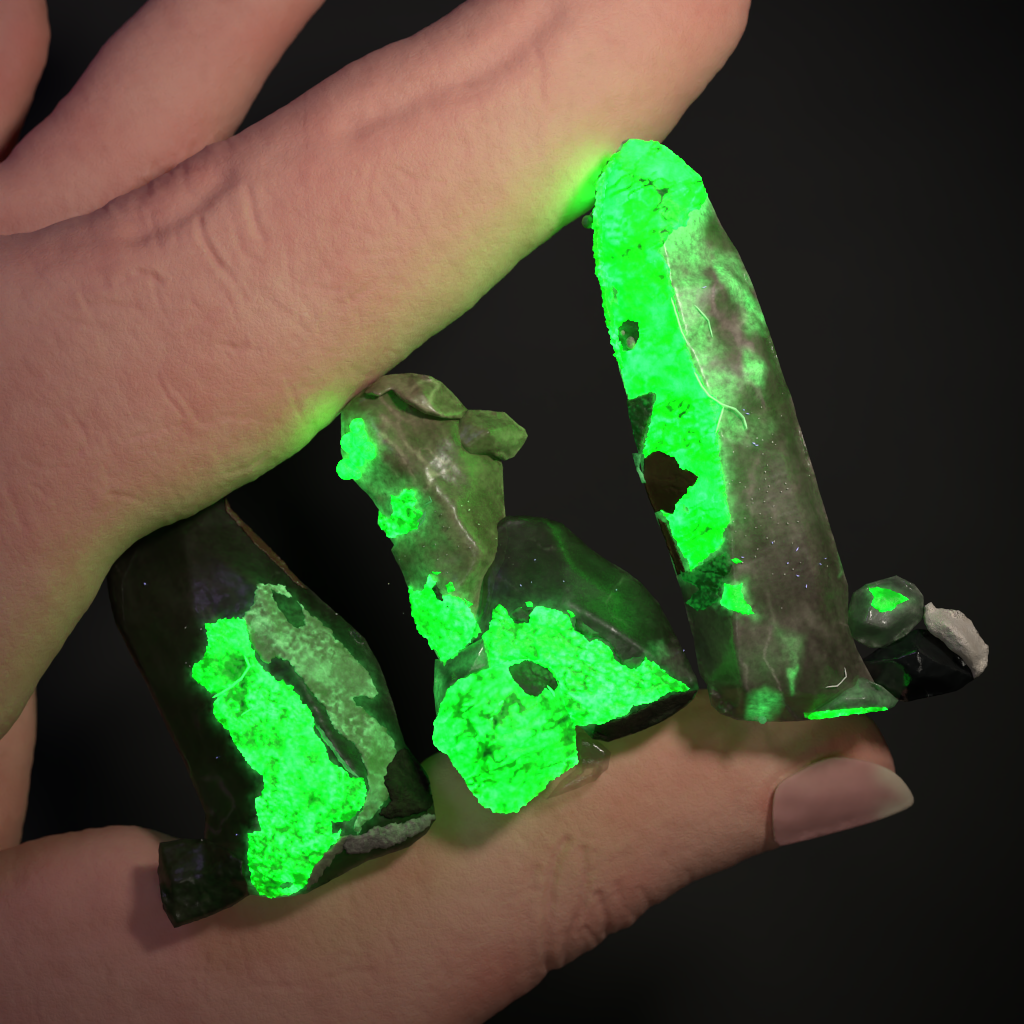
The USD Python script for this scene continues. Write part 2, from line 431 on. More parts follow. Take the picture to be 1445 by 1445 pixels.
THUMB = [(-250, 1280), (-100, 1230), (0, 1201), (29, 1192), (72, 1180), (111, 1173), (159, 1167), (192, 1167), (221, 1173), (245, 1184), (300, 1192), (380, 1186), (470, 1152), (550, 1108), (610, 1068), (680, 1030), (760, 1002), (850, 985), (930, 976), (1000, 972), (1080, 974),
         (1150, 980), (1195, 990), (1222, 1008), (1238, 1026), (1252, 1055), (1262, 1085), (1262, 1105), (1240, 1135), (1176, 1168), (1122, 1187), (1094, 1197), (1085, 1202), (1064, 1206), (1031, 1223), (989, 1239), (956, 1256), (935, 1270), (914, 1281), (898, 1297), (885, 1308),
         (869, 1314), (857, 1317), (848, 1331), (823, 1343), (798, 1362), (787, 1366), (775, 1366), (765, 1383), (751, 1394), (715, 1419), (694, 1436), (665, 1455), (590, 1515), (400, 1610), (200, 1660), (-250, 1690)]

zc_index = 4.0 - 8.0 * np.clip(PX / 1056, -0.2, 1.1) + 0.0 * PY
zc_middle = -6.5 - 8.0 * np.clip((PX + 60) / 420, 0, 1.3)
zc_ring = np.full(PX.shape, -21.0)
zc_heel = np.full(PX.shape, -17.0)
zc_thumb = -7.5 + 1.0 * np.clip(PX / 1200, 0, 1)
H = {}
BODY = [('index', INDEX, 11.5, zc_index), ('middle', MIDDLE, 9.0, zc_middle), ('ring', RING, 8.0, zc_ring), ('heel', HEEL, 9.0, zc_heel), ('thumb', THUMB, 10.5, zc_thumb)]
DZ = STEP / SCALE
ZS = np.arange(-38, 20, DZ, dtype=np.float32)
vol = np.zeros((len(ZS),) + PX.shape, np.float32)
for name, poly, cap, zc in BODY:
    h = inflate(poly, cap)
    H[name] = (h, zc)
    rows = np.nonzero((h > 0).any(1))[0]; cols = np.nonzero((h > 0).any(0))[0]
    r, c = slice(max(rows[0] - 2, 0), rows[-1] + 3), slice(max(cols[0] - 2, 0), cols[-1] + 3)
    hh, zz = h[r, c].astype(np.float32), zc[r, c].astype(np.float32)
    occ = np.clip((hh[None] - np.abs(ZS[:, None, None] - zz[None])) / DZ + 0.5, 0, 1)
    np.maximum(vol[:, r, c], occ, out=vol[:, r, c])
# the palm behind the left edge of the picture joins fingers, heel and thumb into one body
palm = ((PX + 250) / 170) ** 2 + ((PY - 800) / 760) ** 2
hp = (15 * np.sqrt(np.clip(1 - palm, 0, 1)) - 2 * (palm >= 1)).astype(np.float32)
np.maximum(vol, np.clip((hp[None] - np.abs(ZS[:, None, None] + 10)) / DZ + 0.5, 0, 1), out=vol)
for k in range(4):
    vol[[k, -1 - k]] = 0; vol[:, [k, -1 - k]] = 0; vol[:, :, [k, -1 - k]] = 0
vol = ndimage.gaussian_filter(vol, 1.7)


def surface_net(vol, level):
    """Smooth closed surface of a sampled body: one vertex in each cell the surface passes through."""
    s = vol > level
    c = s[:-1, :-1, :-1].astype(np.int8)
    for dz, dy, dx in ((0, 0, 1), (0, 1, 0), (0, 1, 1), (1, 0, 0), (1, 0, 1), (1, 1, 0), (1, 1, 1)):
        c = c + s[dz:dz + c.shape[0], dy:dy + c.shape[1], dx:dx + c.shape[2]]
    act = (c > 0) & (c < 8)
    k = np.argwhere(act)
    num = np.full(act.shape, -1, np.int32); num[act] = np.arange(len(k))
    tot, cnt = np.zeros((len(k), 3)), np.zeros(len(k))
    corner = lambda o: vol[k[:, 0] + o[0], k[:, 1] + o[1], k[:, 2] + o[2]].astype(float)
    import itertools
    cs = list(itertools.product((0, 1), repeat=3))
    val = {o: corner(o) for o in cs}
    for o in cs:
        for ax in range(3):
            if o[ax] == 0:
                e = list(o); e[ax] = 1; e = tuple(e)
                a, b = val[o], val[e]
                hit = (a > level) != (b > level)
                t = np.where(hit, (level - a) / np.where(hit, b - a, 1), 0)
                pt = np.array(o, float)[None] + t[:, None] * np.eye(3)[ax][None]
                tot[hit] += pt[hit]; cnt[hit] += 1
    v = k + tot / cnt[:, None]
    quads = []
    for ax in range(3):
        o1, o2 = [i for i in range(3) if i != ax]
        a = np.take(s, np.arange(0, s.shape[ax] - 1), ax); b = np.take(s, np.arange(1, s.shape[ax]), ax)
        e = np.argwhere(a != b)
        e = e[(e[:, o1] > 0) & (e[:, o2] > 0) & (e[:, o1] < act.shape[o1]) & (e[:, o2] < act.shape[o2])]
        d1, d2 = np.eye(3, dtype=int)[o1], np.eye(3, dtype=int)[o2]
        get = lambda w: num[w[:, 0], w[:, 1], w[:, 2]]
        qd = np.stack([get(e - d1 - d2), get(e - d2), get(e), get(e - d1)], 1)
        inside_first = s[e[:, 0], e[:, 1], e[:, 2]]
        flip = inside_first if ax != 1 else ~inside_first
        qd[~flip] = qd[~flip][:, ::-1]
        quads.append(qd)
    return v, np.vstack(quads)


v, quads = surface_net(vol, 0.45)
del vol
hp_ = np.c_[GX[0] + v[:, 2] * STEP, GY[0] + v[:, 1] * STEP]
hz = ZS[0] + v[:, 0] * DZ
f = np.vstack([quads[:, [0, 1, 2]], quads[:, [0, 2, 3]]])
pos = W(hp_, hz)
if usdkit.meshkit.arrays((pos, f), True)[2][np.argmax(pos[:, 2]), 2] < 0:
    f = f[:, ::-1]
trimesh_hand = trimesh.Trimesh(pos, f, process=False)
trimesh.smoothing.filter_taubin(trimesh_hand, lamb=0.5, nu=0.52, iterations=8)
pos = np.array(trimesh_hand.vertices)
_, _, nrm = usdkit.meshkit.arrays((pos, f), True)
front = np.clip(nrm[:, 2] * 3, 0, 1)

# creases: (points, depth mm, half width px, which way it only counts: z range)
on_index = (hz > np.interp(hp_[:, 0], [0, 1056], [-3, -9]))
on_thumb = hp_[:, 1] > 960
CREASE = [
    ([(280, 308), (284, 330), (296, 352), (307, 371)], 0.34, 5, on_index), ([(307, 371), (330, 395), (345, 420)], 0.12, 6, on_index),
    ([(349, 268), (356, 295), (362, 318), (372, 336)], 0.30, 6, on_index), ([(322, 285), (330, 310), (338, 335)], 0.10, 7, on_index),
    ([(195, 383), (210, 388), (226, 399)], 0.30, 5, on_index), ([(170, 398), (190, 388)], 0.15, 6, on_index),
    ([(98, 405), (120, 402), (150, 400)], 0.15, 7, on_index),
    ([(310, 250), (295, 264), (270, 288), (235, 308), (195, 324)], 0.72, 21, on_index),
    ([(195, 324), (140, 335), (90, 340)], 0.3, 16, on_index),
    ([(775, 18), (740, 55), (700, 86), (660, 108), (608, 125), (541, 156), (500, 176)], 0.72, 23, on_index),
    ([(757, 70), (762, 100), (764, 137)], 0.18, 7, on_index), ([(640, 140), (665, 135), (690, 128)], 0.10, 6, on_index),
    ([(420, 250), (430, 290), (436, 330)], 0.10, 10, on_index), ([(400, 215), (440, 205), (480, 190)], 0.22, 16, on_index),
    ([(60, 430), (130, 425), (200, 440), (290, 450)], 0.10, 7, on_index), ([(20, 460), (110, 455), (190, 475)], 0.08, 6, on_index),
    ([(345, 400), (390, 430), (430, 470)], 0.08, 7, on_index), ([(400, 400), (440, 440), (450, 470)], 0.08, 6, on_index),
    # thumb knuckle wrinkles
    ([(798, 1188), (784, 1212), (776, 1258), (773, 1310), (772, 1364)], 0.62, 6.5, on_thumb),
    ([(824, 1200), (828, 1245), (818, 1292), (803, 1322), (798, 1362)], 0.42, 6, on_thumb),
    ([(844, 1264), (850, 1280), (856, 1298), (857, 1318)], 0.40, 5.5, on_thumb),
    ([(752, 1230), (742, 1290), (748, 1350), (750, 1393)], 0.22, 8, on_thumb), ([(715, 1260), (708, 1330), (716, 1400)], 0.14, 9, on_thumb),
    ([(826, 1310), (840, 1328), (848, 1334)], 0.28, 5, on_thumb), ([(872, 1250), (880, 1280), (898, 1298)], 0.20, 6, on_thumb),
    ([(905, 1255), (920, 1278)], 0.15, 5, on_thumb), ([(840, 1205), (838, 1230)], 0.2, 6, on_thumb),
    # round the nail
    ([(1084, 1200), (1083, 1150), (1088, 1112), (1102, 1096), (1130, 1081), (1155, 1066), (1185, 1059), (1222, 1066), (1255, 1085)], 0.40, 7, on_thumb),
    ([(1158, 1061), (1182, 1049), (1206, 1050)], 0.2, 8, on_thumb),
    ([(100, 1260), (200, 1240), (300, 1230)], 0.25, 16, on_thumb), ([(60, 1340), (180, 1310), (300, 1280)], 0.18, 14, on_thumb), ([(80, 1380), (200, 1345), (310, 1310)], 0.14, 12, on_thumb),
]
rng = np.random.default_rng(77)
for _ in range(150):                                   # the many faint lines of the palm and the fingers
    if rng.uniform() < 0.6:
        x, y = rng.uniform(10, 640), rng.uniform(230, 720)
        a = rng.choice([0.12, 1.15, -0.45]) + rng.normal(0, 0.22)
        where = on_index
    else:
        x, y = rng.uniform(0, 1080), rng.uniform(1190, 1430)
        a = rng.choice([1.45, -0.35]) + rng.normal(0, 0.2)
        where = on_thumb
    L = rng.uniform(20, 75)
    c, k = np.array([math.cos(a), math.sin(a)]), rng.normal(0, 4)
    CREASE.append(([tuple((x, y) - c * L / 2), (x - c[1] * k, y + c[0] * k), tuple((x, y) + c * L / 2)], rng.uniform(0.04, 0.12), rng.uniform(3.5, 5), where))
disp = np.zeros(len(pos))
for line, depth, width, where in CREASE:
    l = np.array(line)
    box_ = (hp_[:, 0] > l[:, 0].min() - 3 * width) & (hp_[:, 0] < l[:, 0].max() + 3 * width) & (hp_[:, 1] > l[:, 1].min() - 3 * width) & (hp_[:, 1] < l[:, 1].max() + 3 * width) & where
    k = np.nonzero(box_)[0]
    q = hp_[k] + 2.2 * np.c_[f2(hp_[k], 20, 2, 3), f2(hp_[k], 20, 2, 8)]
    d = shapely.distance(shapely.points(q), LineString(line))
    wgt = front[k]
    # groove with slightly raised banks
    depth = depth * (1.0 if width > 12 and depth > 0.7 else 0.7 if line[0][1] < 960 else 0.6)
    disp[k] += wgt * (-depth * np.exp(-(d / width) ** 2) + 0.14 * depth * np.exp(-((d - 2.1 * width) / (1.2 * width)) ** 2))
bumpy = 0.16 * f2(hp_, 55, 3, 21) + 0.05 * f2(hp_, 16, 3, 22)
axis_u = hp_ @ np.array([0.886, -0.463])
bumpy += 0.055 * f2(np.c_[axis_u, (hp_ @ np.array([0.463, 0.886])) * 0.22], 13, 3, 24) + 0.03 * f2(hp_, 7, 2, 25)
ridge = near_line(hp_, [(137, 299), (203, 262), (257, 232), (307, 201)], 26)
bumpy += 0.28 * ridge * f2(hp_, 13, 2, 23)
knuckle = near_line(hp_, [(770, 1366), (857, 1317), (930, 1270)], 60)
bumpy += 0.12 * knuckle * f2(hp_ @ np.array([[1, 0], [0, 0.35]]), 11, 2, 29)
pos = pos + nrm * ((disp + bumpy) / 1000)[:, None]
redness = np.zeros(len(pos))
for x, y, r, a in [(40, 60, 90, .55), (0, 140, 90, .5), (450, 10, 60, .55), (370, 60, 60, .35), (270, 220, 70, .5), (200, 270, 60, .35), (1000, 20, 110, .3), (990, 985, 60, .7), (880, 1120, 60, .5), (1010, 1080, 60, .25),
                   (1190, 1052, 34, .7), (1090, 1150, 30, .35), (720, 1400, 60, .5), (690, 1370, 40, .3), (890, 1250, 40, .35), (1230, 1030, 60, .4), (1080, 1130, 22, .4), (560, 250, 160, .25), (250, 600, 160, .2), (60, 720, 120, .3), (120, 1200, 120, .25), (300, 1270, 150, .35), (900, 1000, 90, .3)]:
    redness += a * np.exp(-((hp_[:, 0] - x) ** 2 + (hp_[:, 1] - y) ** 2) / r ** 2)
redness = np.clip(redness * (0.75 + 0.6 * f2(hp_, 40, 3, 41)), 0, 0.9)
hand = thing('hand', W((100, 800), -10), 'bare hand reaching in from the left, gripping three glowing crystals between forefinger and thumb', 'hand')
SKINMESH = part(hand, 'skin', (pos, f), SKIN, smooth=True, attrs={'redness': redness})


def thumb_front(p):
    h, zc = H['thumb']
    z = ndimage.map_coordinates(zc + np.maximum(h, 0), [(p[:, 1] - GY[0]) / STEP, (p[:, 0] - GX[0]) / STEP], order=1, mode='nearest')
    return z


NAIL_PX = [(1093, 1196), (1089, 1160), (1091, 1120), (1101, 1102), (1130, 1087), (1155, 1073), (1182, 1067), (1218, 1072), (1246, 1081), (1267, 1093), (1284, 1114), (1291, 1130), (1285, 1139), (1263, 1149), (1230, 1161), (1176, 1176), (1122, 1190)]
npoly = as_poly(smooth_loop(NAIL_PX, 3, 1))
nail_c = np.array([(1100, 1105), (1180, 1072), (1250, 1085), (1095, 1190), (1170, 1170), (1240, 1140), (1170, 1120)], float)
zz = thumb_front(nail_c)


_na = surf([(1093, 1196, -2.6), (1089, 1160, 0.0), (1091, 1120, 0.7), (1101, 1102, 0.6), (1130, 1087, 0.3), (1182, 1067, -0.6), (1218, 1072, -1.2), (1246, 1081, -2.0), (1267, 1093, -3.0), (1291, 1130, -4.6), (1263, 1149, -4.8), (1230, 1161, -4.4),
            (1176, 1176, -3.6), (1122, 1190, -3.0), (1150, 1125, 0.35), (1200, 1120, -0.9), (1240, 1115, -2.1), (1130, 1160, -0.8), (1180, 1150, -1.6), (1225, 1140, -2.6)], 12)


def nail_z(p, d):
    return _na(p) + 0.02


NM = relief(npoly, 3.0, lambda p, d: nail_z(p, d) + 0.10 * np.sqrt(np.clip(d / 6, 0, 1)), lambda p, d: nail_z(p, d) - 0.4)
tipv = np.clip(1 - np.minimum(np.hypot(NM[1][:, 0] - 1292, NM[1][:, 1] - 1130) / 62, (1) * 1.0), 0, 1)
edge_line = near_line(NM[1], [(1256, 1090), (1272, 1100), (1292, 1130), (1284, 1140), (1258, 1152)], 20)
part(hand, 'thumbnail', NM[0], NAIL, smooth=True, attrs={'tip': np.clip(1.1 * edge_line, 0, 1)})

# ------------------------------------------------------------------ looks of the stones
BRIGHT = crust_material('bright_green_crust', 4.0, low=0.25)
BRIGHT_R = crust_material('bright_green_tall_crust', 9.0, low=0.12, color=(0.0003, 1.0, 0.007), pale=(0.006, 1.0, 0.026))
LUMP = crust_material('knobbly_green_crust', 3.2, low=0.25)
FINGER_LIGHT = crust_material('finger_light_crust', 5.0, low=0.5)
BEADM = crust_material('green_bead', 16.0, low=0.5, color=(0.001, 1.0, 0.010), pale=(0.004, 1.0, 0.016))
BRIGHT_L = crust_material('bright_green_fibrous_crust', 3.3, low=0.25, fine=3200.0)
DIM = crust_material('dim_green_crust', 0.22, low=0.5, color=(0.10, 0.9, 0.16), pale=(0.25, 1.0, 0.3))
DARKQ = crystal_material('dark_smoky_quartz', (0.014, 0.014, 0.007), (0.11, 0.11, 0.085), opacity=(0.55, 0.8), scatter=(0.32, 0.28, 0.19), density=24, absorb=(0.15, 0.16, 0.10), gloss=0.005, bump=0.15)
OLIVEQ = crystal_material('olive_smoky_quartz', (0.105, 0.092, 0.042), (0.30, 0.275, 0.165), opacity=(0.45, 0.8), scatter=(0.5, 0.48, 0.33), density=100, absorb=(0.3, 0.3, 0.2), glow=1.3, gloss=0.014, rough_=0.26)
BROWNQ = crystal_material('brown_smoky_quartz', (0.085, 0.066, 0.046), (0.30, 0.275, 0.22), opacity=(0.35, 0.65), scatter=(0.5, 0.40, 0.31), density=80, absorb=(0.3, 0.25, 0.2), scale=120.0, glow=1.5, gloss=0.010, rough_=0.22)
CLEARQ = crystal_material('clear_grey_quartz', (0.10, 0.11, 0.09), (0.36, 0.37, 0.31), opacity=(0.25, 0.55), scatter=(0.45, 0.40, 0.32), density=25, absorb=(0.4, 0.4, 0.3))
GREENQ = crystal_material('green_painted_quartz', (0.05, 0.12, 0.05), (0.2, 0.3, 0.18), opacity=(0.3, 0.6), scatter=(0.3, 0.5, 0.3), density=120, absorb=(0.1, 0.3, 0.1), glow=1.0)  # green light in the quartz put into colour and emission
FELDSPAR = stone_material('white_feldspar', (0.80, 0.70, 0.58), (0.95, 0.90, 0.80), 700, rough_=0.75, bump=1.3)
BLACK = stone_material('black_glassy_mineral', (0.004, 0.005, 0.005), (0.014, 0.017, 0.017), 300, rough_=0.16, spec=0.6, bump=0.15)
MATRIX = stone_material('dark_green_matrix', (0.004, 0.006, 0.003), (0.036, 0.036, 0.020), 420, rough_=0.8, spec=0.12, bump=1.0)
GREYROCK = stone_material('grey_rock_rim', (0.10, 0.095, 0.08), (0.42, 0.40, 0.34), 900, rough_=0.85, bump=1.0)
FROST = crust_material('frosted_green_crust', 0.34, low=0.5, color=(0.10, 0.9, 0.16), pale=(0.25, 1.0, 0.3), base=(0.17, 0.25, 0.13), rough_=0.75)
DGREEN = crust_material('dark_green_film', 0.17, low=0.2, color=(0.01, 0.5, 0.05), pale=(0.05, 0.6, 0.1), base=(0.022, 0.030, 0.016), rough_=0.6)
AMBER = stone_material('dark_amber_quartz', (0.022, 0.013, 0.004), (0.060, 0.034, 0.014), 160, rough_=0.35, spec=0.2, bump=0.12)
BEIGE = stone_material('beige_crust', (0.16, 0.19, 0.11), (0.28, 0.30, 0.18), 700, rough_=0.8, bump=0.6)
SEAM = usdkit.material(stage, LOOK + 'pale_green_seam', {'p': ('principled_bsdf', {'base_color': (0.4, 0.5, 0.35), 'emission_color': (0.16, 1.0, 0.22), 'emission_strength': 0.6})}, surface='p.BSDF')
LINT = usdkit.material(stage, LOOK + 'violet_lint', {'p': ('principled_bsdf', {'base_color': (0.5, 0.5, 0.7), 'emission_color': (0.30, 0.28, 1.0), 'emission_strength': 0.7})}, surface='p.BSDF')
WHITEDUST = usdkit.material(stage, LOOK + 'pale_dust', {'p': ('principled_bsdf', {'base_color': (0.75, 0.74, 0.68), 'roughness': 0.7})}, surface='p.BSDF')


def crust(parent, name, poly, base, mat, t0=0.35, fine=0.16, fsize=7.0, cell=None, camp=0.4, amp=3.0, osize=9.0, seed=0, step=2.3, holes=(), dips=(), level=0.55, falloff=10, vein=(12, 0.40, 0.4), back=0.6, contrast=0.6, **data):
    """A rough mineral coating over a traced patch of the surface base(p)."""
    g = as_poly(ragged(poly, amp, osize, seed))
    for k, hpoly in enumerate(holes):
        g = g.difference(as_poly(ragged(hpoly, amp, osize, seed + 60 + k)))
    if g.geom_type != 'Polygon':
        g = max(g.geoms, key=lambda k: k.area)

    def height(p, d):
        e = np.sqrt(np.clip(d / falloff, 0, 1))
        n1, n2 = f2(p, fsize, 3, seed + 1), f2(p, fsize * 5, 3, seed + 2)
        hgt = t0 * (0.35 + 0.65 * e) + fine * n1 + 0.5 * t0 * n2
        busy = np.clip(0.5 + 1.3 * f2(p, fsize * 9, 2, seed + 15), 0.15, 1.2)
        th = level + contrast * (0.65 * busy * n1 + 0.6 * n2) + 0.22 * np.exp(-d / 2.2) * np.clip(0.3 + 2 * f2(p, 10, 2, seed + 16), -0.6, 1)
        if cell:
            b, gr = cells(p, cell[0], seed + 3, cell[1:3] if len(cell) > 2 else (1, 1), cell[3] if len(cell) > 3 else 0, warp=cell[0] * 0.5)
            hgt = hgt + camp * b * (0.4 + 0.6 * e)
            soften = np.clip(0.55 + 1.5 * f2(p, cell[0] * 4, 2, seed + 12), 0.1, 1)
            th = th + soften * (0.26 * (np.minimum(gr, 1) - 0.6) + 0.12 * (b - 0.6)) + 0.16 * f2(p, 4, 2, seed + 31)
        ca, sa = math.cos(vein[2]), math.sin(vein[2])
        q = np.c_[(p[:, 0] * ca + p[:, 1] * sa) * 0.45, -p[:, 0] * sa + p[:, 1] * ca]
        vn = f2(q, vein[0], 2, seed + 7)
        patch = np.clip(0.1 + 1.9 * f2(p, vein[0] * 4, 2, seed + 8), 0, 1)
        vv = np.exp(-(vn / 0.075) ** 2) * patch
        hgt = hgt - 0.12 * vv
        th = th - vein[1] * vv
        cn = f2(q[:, ::-1] * 1.3, vein[0], 2, seed + 17)
        th = th + 0.26 * np.exp(-(cn / 0.07) ** 2) * np.clip(0.2 + 1.8 * f2(p, vein[0] * 3, 2, seed + 18), 0, 1)
        for line, w, dep, dark in dips:
            s = near_line(p + 9 * np.c_[f2(p, 9, 3, seed + 21), f2(p, 9, 3, seed + 22)], line, w) * np.clip(0.75 + 0.9 * f2(p, 7, 3, seed + 23), 0, 1.3)
            hgt = hgt - dep * s
            th = th - dark * s
        return np.maximum(hgt, 0.05), th

    r = relief(g, step, lambda p, d: base(p) + height(p, d)[0], lambda p, d: base(p) - back, seed=seed)
    th = np.clip(height(r[1], r[2])[1], 0, 1)
    return part(parent, name, r[0], mat, smooth=50 if False else True, attrs={'thick': th}, **data)


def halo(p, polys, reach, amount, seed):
    """Green glow painted past the rim of a crust, like thin film, to soften its edge."""
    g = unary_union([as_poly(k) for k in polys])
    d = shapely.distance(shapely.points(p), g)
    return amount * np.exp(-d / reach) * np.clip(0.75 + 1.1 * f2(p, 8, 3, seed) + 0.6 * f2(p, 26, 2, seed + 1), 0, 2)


def quartz(p, d, ang, seed, amount=1.0):
    """Milky clouds, growth streaks, healed cracks and painted pale edge highlights of quartz, 0 .. 1."""
    ca, sa = math.cos(ang), math.sin(ang)
    al, ac = p[:, 0] * ca + p[:, 1] * sa, -p[:, 0] * sa + p[:, 1] * ca
    streak = f2(np.c_[ac, al * 0.16], 9, 4, seed + 80)
    cloud = f2(p, 70, 5, seed + 81)
    fl = f2(np.c_[ac * 0.8, al * 0.5] + 6 * np.c_[f2(p, 30, 2, seed + 84), f2(p, 30, 2, seed + 85)], 48, 3, seed + 82)
    crack = np.exp(-(fl / 0.022) ** 2) * np.clip(0.1 + 2.2 * f2(p, 60, 2, seed + 83), 0, 1)
    sheet = np.clip(1 - np.abs(fl) / 0.20, 0, 1) ** 2 * np.clip(1.8 * f2(p, 80, 2, seed + 86), 0, 1)
    rim = np.exp(-d / 1.7) * np.clip(0.35 + 1.2 * f2(p, 16, 3, seed + 87), 0, 1)  # bright outline painted pale, stands in for edge highlights
    fine = f2(p, 5, 2, seed + 88)
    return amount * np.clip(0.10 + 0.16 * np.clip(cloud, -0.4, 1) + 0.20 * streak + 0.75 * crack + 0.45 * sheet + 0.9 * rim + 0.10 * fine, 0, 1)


def body(parent, name, poly, zf, zm, mat, step=3.5, amp=1.0, osize=12, seed=0, lines=(), grain=0.06, gsize=9, back=0.8, veil=None, glow=None, tex=0.0, halos=None, striae=0.0, sdir=0.0, smooth=38, holes=(), **data):
    """A crystal over a traced outline: facets in front, their rough mirror image behind."""
    g = as_poly(rough(poly, amp, osize, seed))

    def shape(p, d):
        z = zf(p) + grain * f2(p, gsize, 4, seed + 4) * np.clip(d / 6, 0.15, 1)
        if striae:
            u = p @ np.array([math.cos(sdir), math.sin(sdir)])
            z = z + striae * f2(np.c_[u, (p @ np.array([-math.sin(sdir), math.cos(sdir)])) * 0.06], 5, 3, seed + 5)
        return z - 0.5 * (1 - np.clip(d / 7, 0, 1)) ** 2

    r = relief(g, step, shape, lambda p, d: zm(p) - back * np.maximum(zf(p) - zm(p), 0) * np.clip(d / 12, 0, 1) ** 0.5, lines=lines, seed=seed)
    n = len(r[1])
    ve = veil(r[1]) if veil else np.zeros(n)
    gl = glow(r[1]) if glow else np.zeros(n)
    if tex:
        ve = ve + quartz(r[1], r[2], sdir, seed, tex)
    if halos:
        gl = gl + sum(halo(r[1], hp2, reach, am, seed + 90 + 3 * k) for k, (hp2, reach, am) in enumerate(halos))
    ve, gl = np.clip(ve, 0, 1), np.clip(gl, 0, 1)
    return part(parent, name, r[0], mat, smooth=True, attrs={'veil': ve, 'glow': gl}, **data)


def balls(spots, z, seed=0):
    """Botryoidal beads (px, py, radius px) as one lump."""
    out = []
    for k, (x, y, r) in enumerate(spots):
        s = trimesh.creation.icosphere(3, 1.0)
        vv = np.array(s.vertices)
        vv *= (1 + 0.07 * f2(vv[:, :2] * 20 + 40 * k, 9, 2, seed + k))[:, None]
        zz = z(np.array([[x, y]], float))[0]
        c = W((x, y), zz)
        out.append(trimesh.Trimesh(c + vv * (r / SCALE / 1000), s.faces, process=False))
    return trimesh.util.concatenate(out)


def specks(parent, name, spots, z, mat, seed, size=(2, 5), label=None):
    """Tiny flakes and hairs lying on the stone."""
    rng = np.random.default_rng(seed)
    vs, fs, n = [], [], 0
    for x, y in spots:
        L, w, a = size[0] + (size[1] - size[0]) * rng.uniform() ** 2.5, rng.uniform(0.4, 0.9), rng.uniform(0, math.pi)
        d, e = np.array([math.cos(a), math.sin(a)]), np.array([-math.sin(a), math.cos(a)])
        b = rng.uniform(-1, 1)
        p = np.array([(x, y) - d * L / 2, (x, y) + e * (w + b), (x, y) + d * L / 2, (x, y) + e * (-w + b)])
        zt = z(p) + 0.25
        top, bot = W(p, zt), W(p, zt - 0.12)
        vs.append(np.vstack([top, bot]))
        ff = np.array([[0, 1, 2], [0, 2, 3], [4, 6, 5], [4, 7, 6], [0, 4, 5], [0, 5, 1], [1, 5, 6], [1, 6, 2], [2, 6, 7], [2, 7, 3], [3, 7, 4], [3, 4, 0]])[:, ::-1]
        fs.append(ff + n); n += 8
    part(parent, name, (np.vstack(vs), np.vstack(fs)), mat, smooth=False, kind='stuff')


def strand(parent, name, pts, z, rad, mat, lift=0.3):
    """A thin raised seam or hair lying on the stone."""
    p = densify(np.asarray(pts, float), 3, False)
    p = p + 0.9 * np.c_[f2(p, 9, 2, 71), f2(p, 9, 2, 72)]
    c = W(p, z(p) + lift)
    t = np.gradient(c, axis=0); t /= np.linalg.norm(t, axis=1, keepdims=True)
    a = np.cross(t, [0, 0, 1.0]); a /= np.linalg.norm(a, axis=1, keepdims=True)
    b = np.cross(a, t)
    ang = np.arange(6) * math.pi / 3
    taper = np.minimum(1, np.minimum(np.arange(len(c)), np.arange(len(c))[::-1]) / 3 + 0.25)
    R = rad / SCALE / 1000 * taper[:, None] * (1 + 0.3 * f2(p, 6, 2, 73))[:, None]
    vv = c[:, None] + R[..., None] * (np.cos(ang)[None, :, None] * a[:, None] + np.sin(ang)[None, :, None] * b[:, None])
    n = len(c)
    i, j = np.meshgrid(np.arange(n - 1), np.arange(6), indexing='ij')
    q = np.stack([i * 6 + j, i * 6 + (j + 1) % 6, (i + 1) * 6 + (j + 1) % 6, (i + 1) * 6 + j], -1).reshape(-1, 4)
    ff = np.vstack([q[:, [0, 1, 2]], q[:, [0, 2, 3]], [[0, 5 - k, 4 - k] for k in range(4)], [[(n - 1) * 6, (n - 1) * 6 + k + 1, (n - 1) * 6 + k + 2] for k in range(4)]])
    return part(parent, name, (vv.reshape(-1, 3), ff), mat, smooth=True, attrs={'thick': np.full(n * 6, 0.85)})


GROUP = 'glowing crystals pinched between forefinger and thumb'

CR_C = [(577, 831), (587, 835), (597, 830), (603, 823), (606, 812), (616, 820), (612, 832), (620, 842), (634, 838), (646, 840), (660, 856), (667, 872), (680, 892), (672, 899), (664, 900), (650, 916), (637, 929), (626, 940), (621, 929), (614, 919), (604, 904), (588, 886), (578, 853)]
CR_W = [(681, 899), (690, 886), (697, 860), (704, 853), (711, 856), (719, 868), (726, 880), (746, 879), (750, 866), (757, 857), (766, 856), (786, 861), (802, 869), (809, 886), (822, 896), (832, 905), (842, 901), (859, 913), (869, 933), (880, 941), (892, 944), (905, 939), (912, 926), (932, 943), (959, 962), (975, 972), (945, 977), (922, 989), (892, 996), (885, 1009), (852, 1019), (825, 1024), (809, 1024), (799, 1006), (788, 986), (790, 966), (774, 942), (756, 930), (726, 933), (703, 941), (692, 942), (686, 916)]
CR_B = [(553, 699), (562, 702), (572, 690), (583, 692), (588, 706), (582, 716), (592, 722), (598, 728), (590, 745), (580, 750), (566, 755), (556, 758), (546, 757), (534, 741), (533, 722), (541, 726), (548, 733), (555, 726)]
BEADS = [(484, 595), (518, 598), (534, 634), (510, 675), (478, 668)]
CR_P = [(1022, 824), (1048, 823), (1050, 847), (1064, 867), (1034, 862), (1016, 852)]
CR_S = [(1226, 829), (1257, 832), (1283, 847), (1261, 860), (1229, 855)]
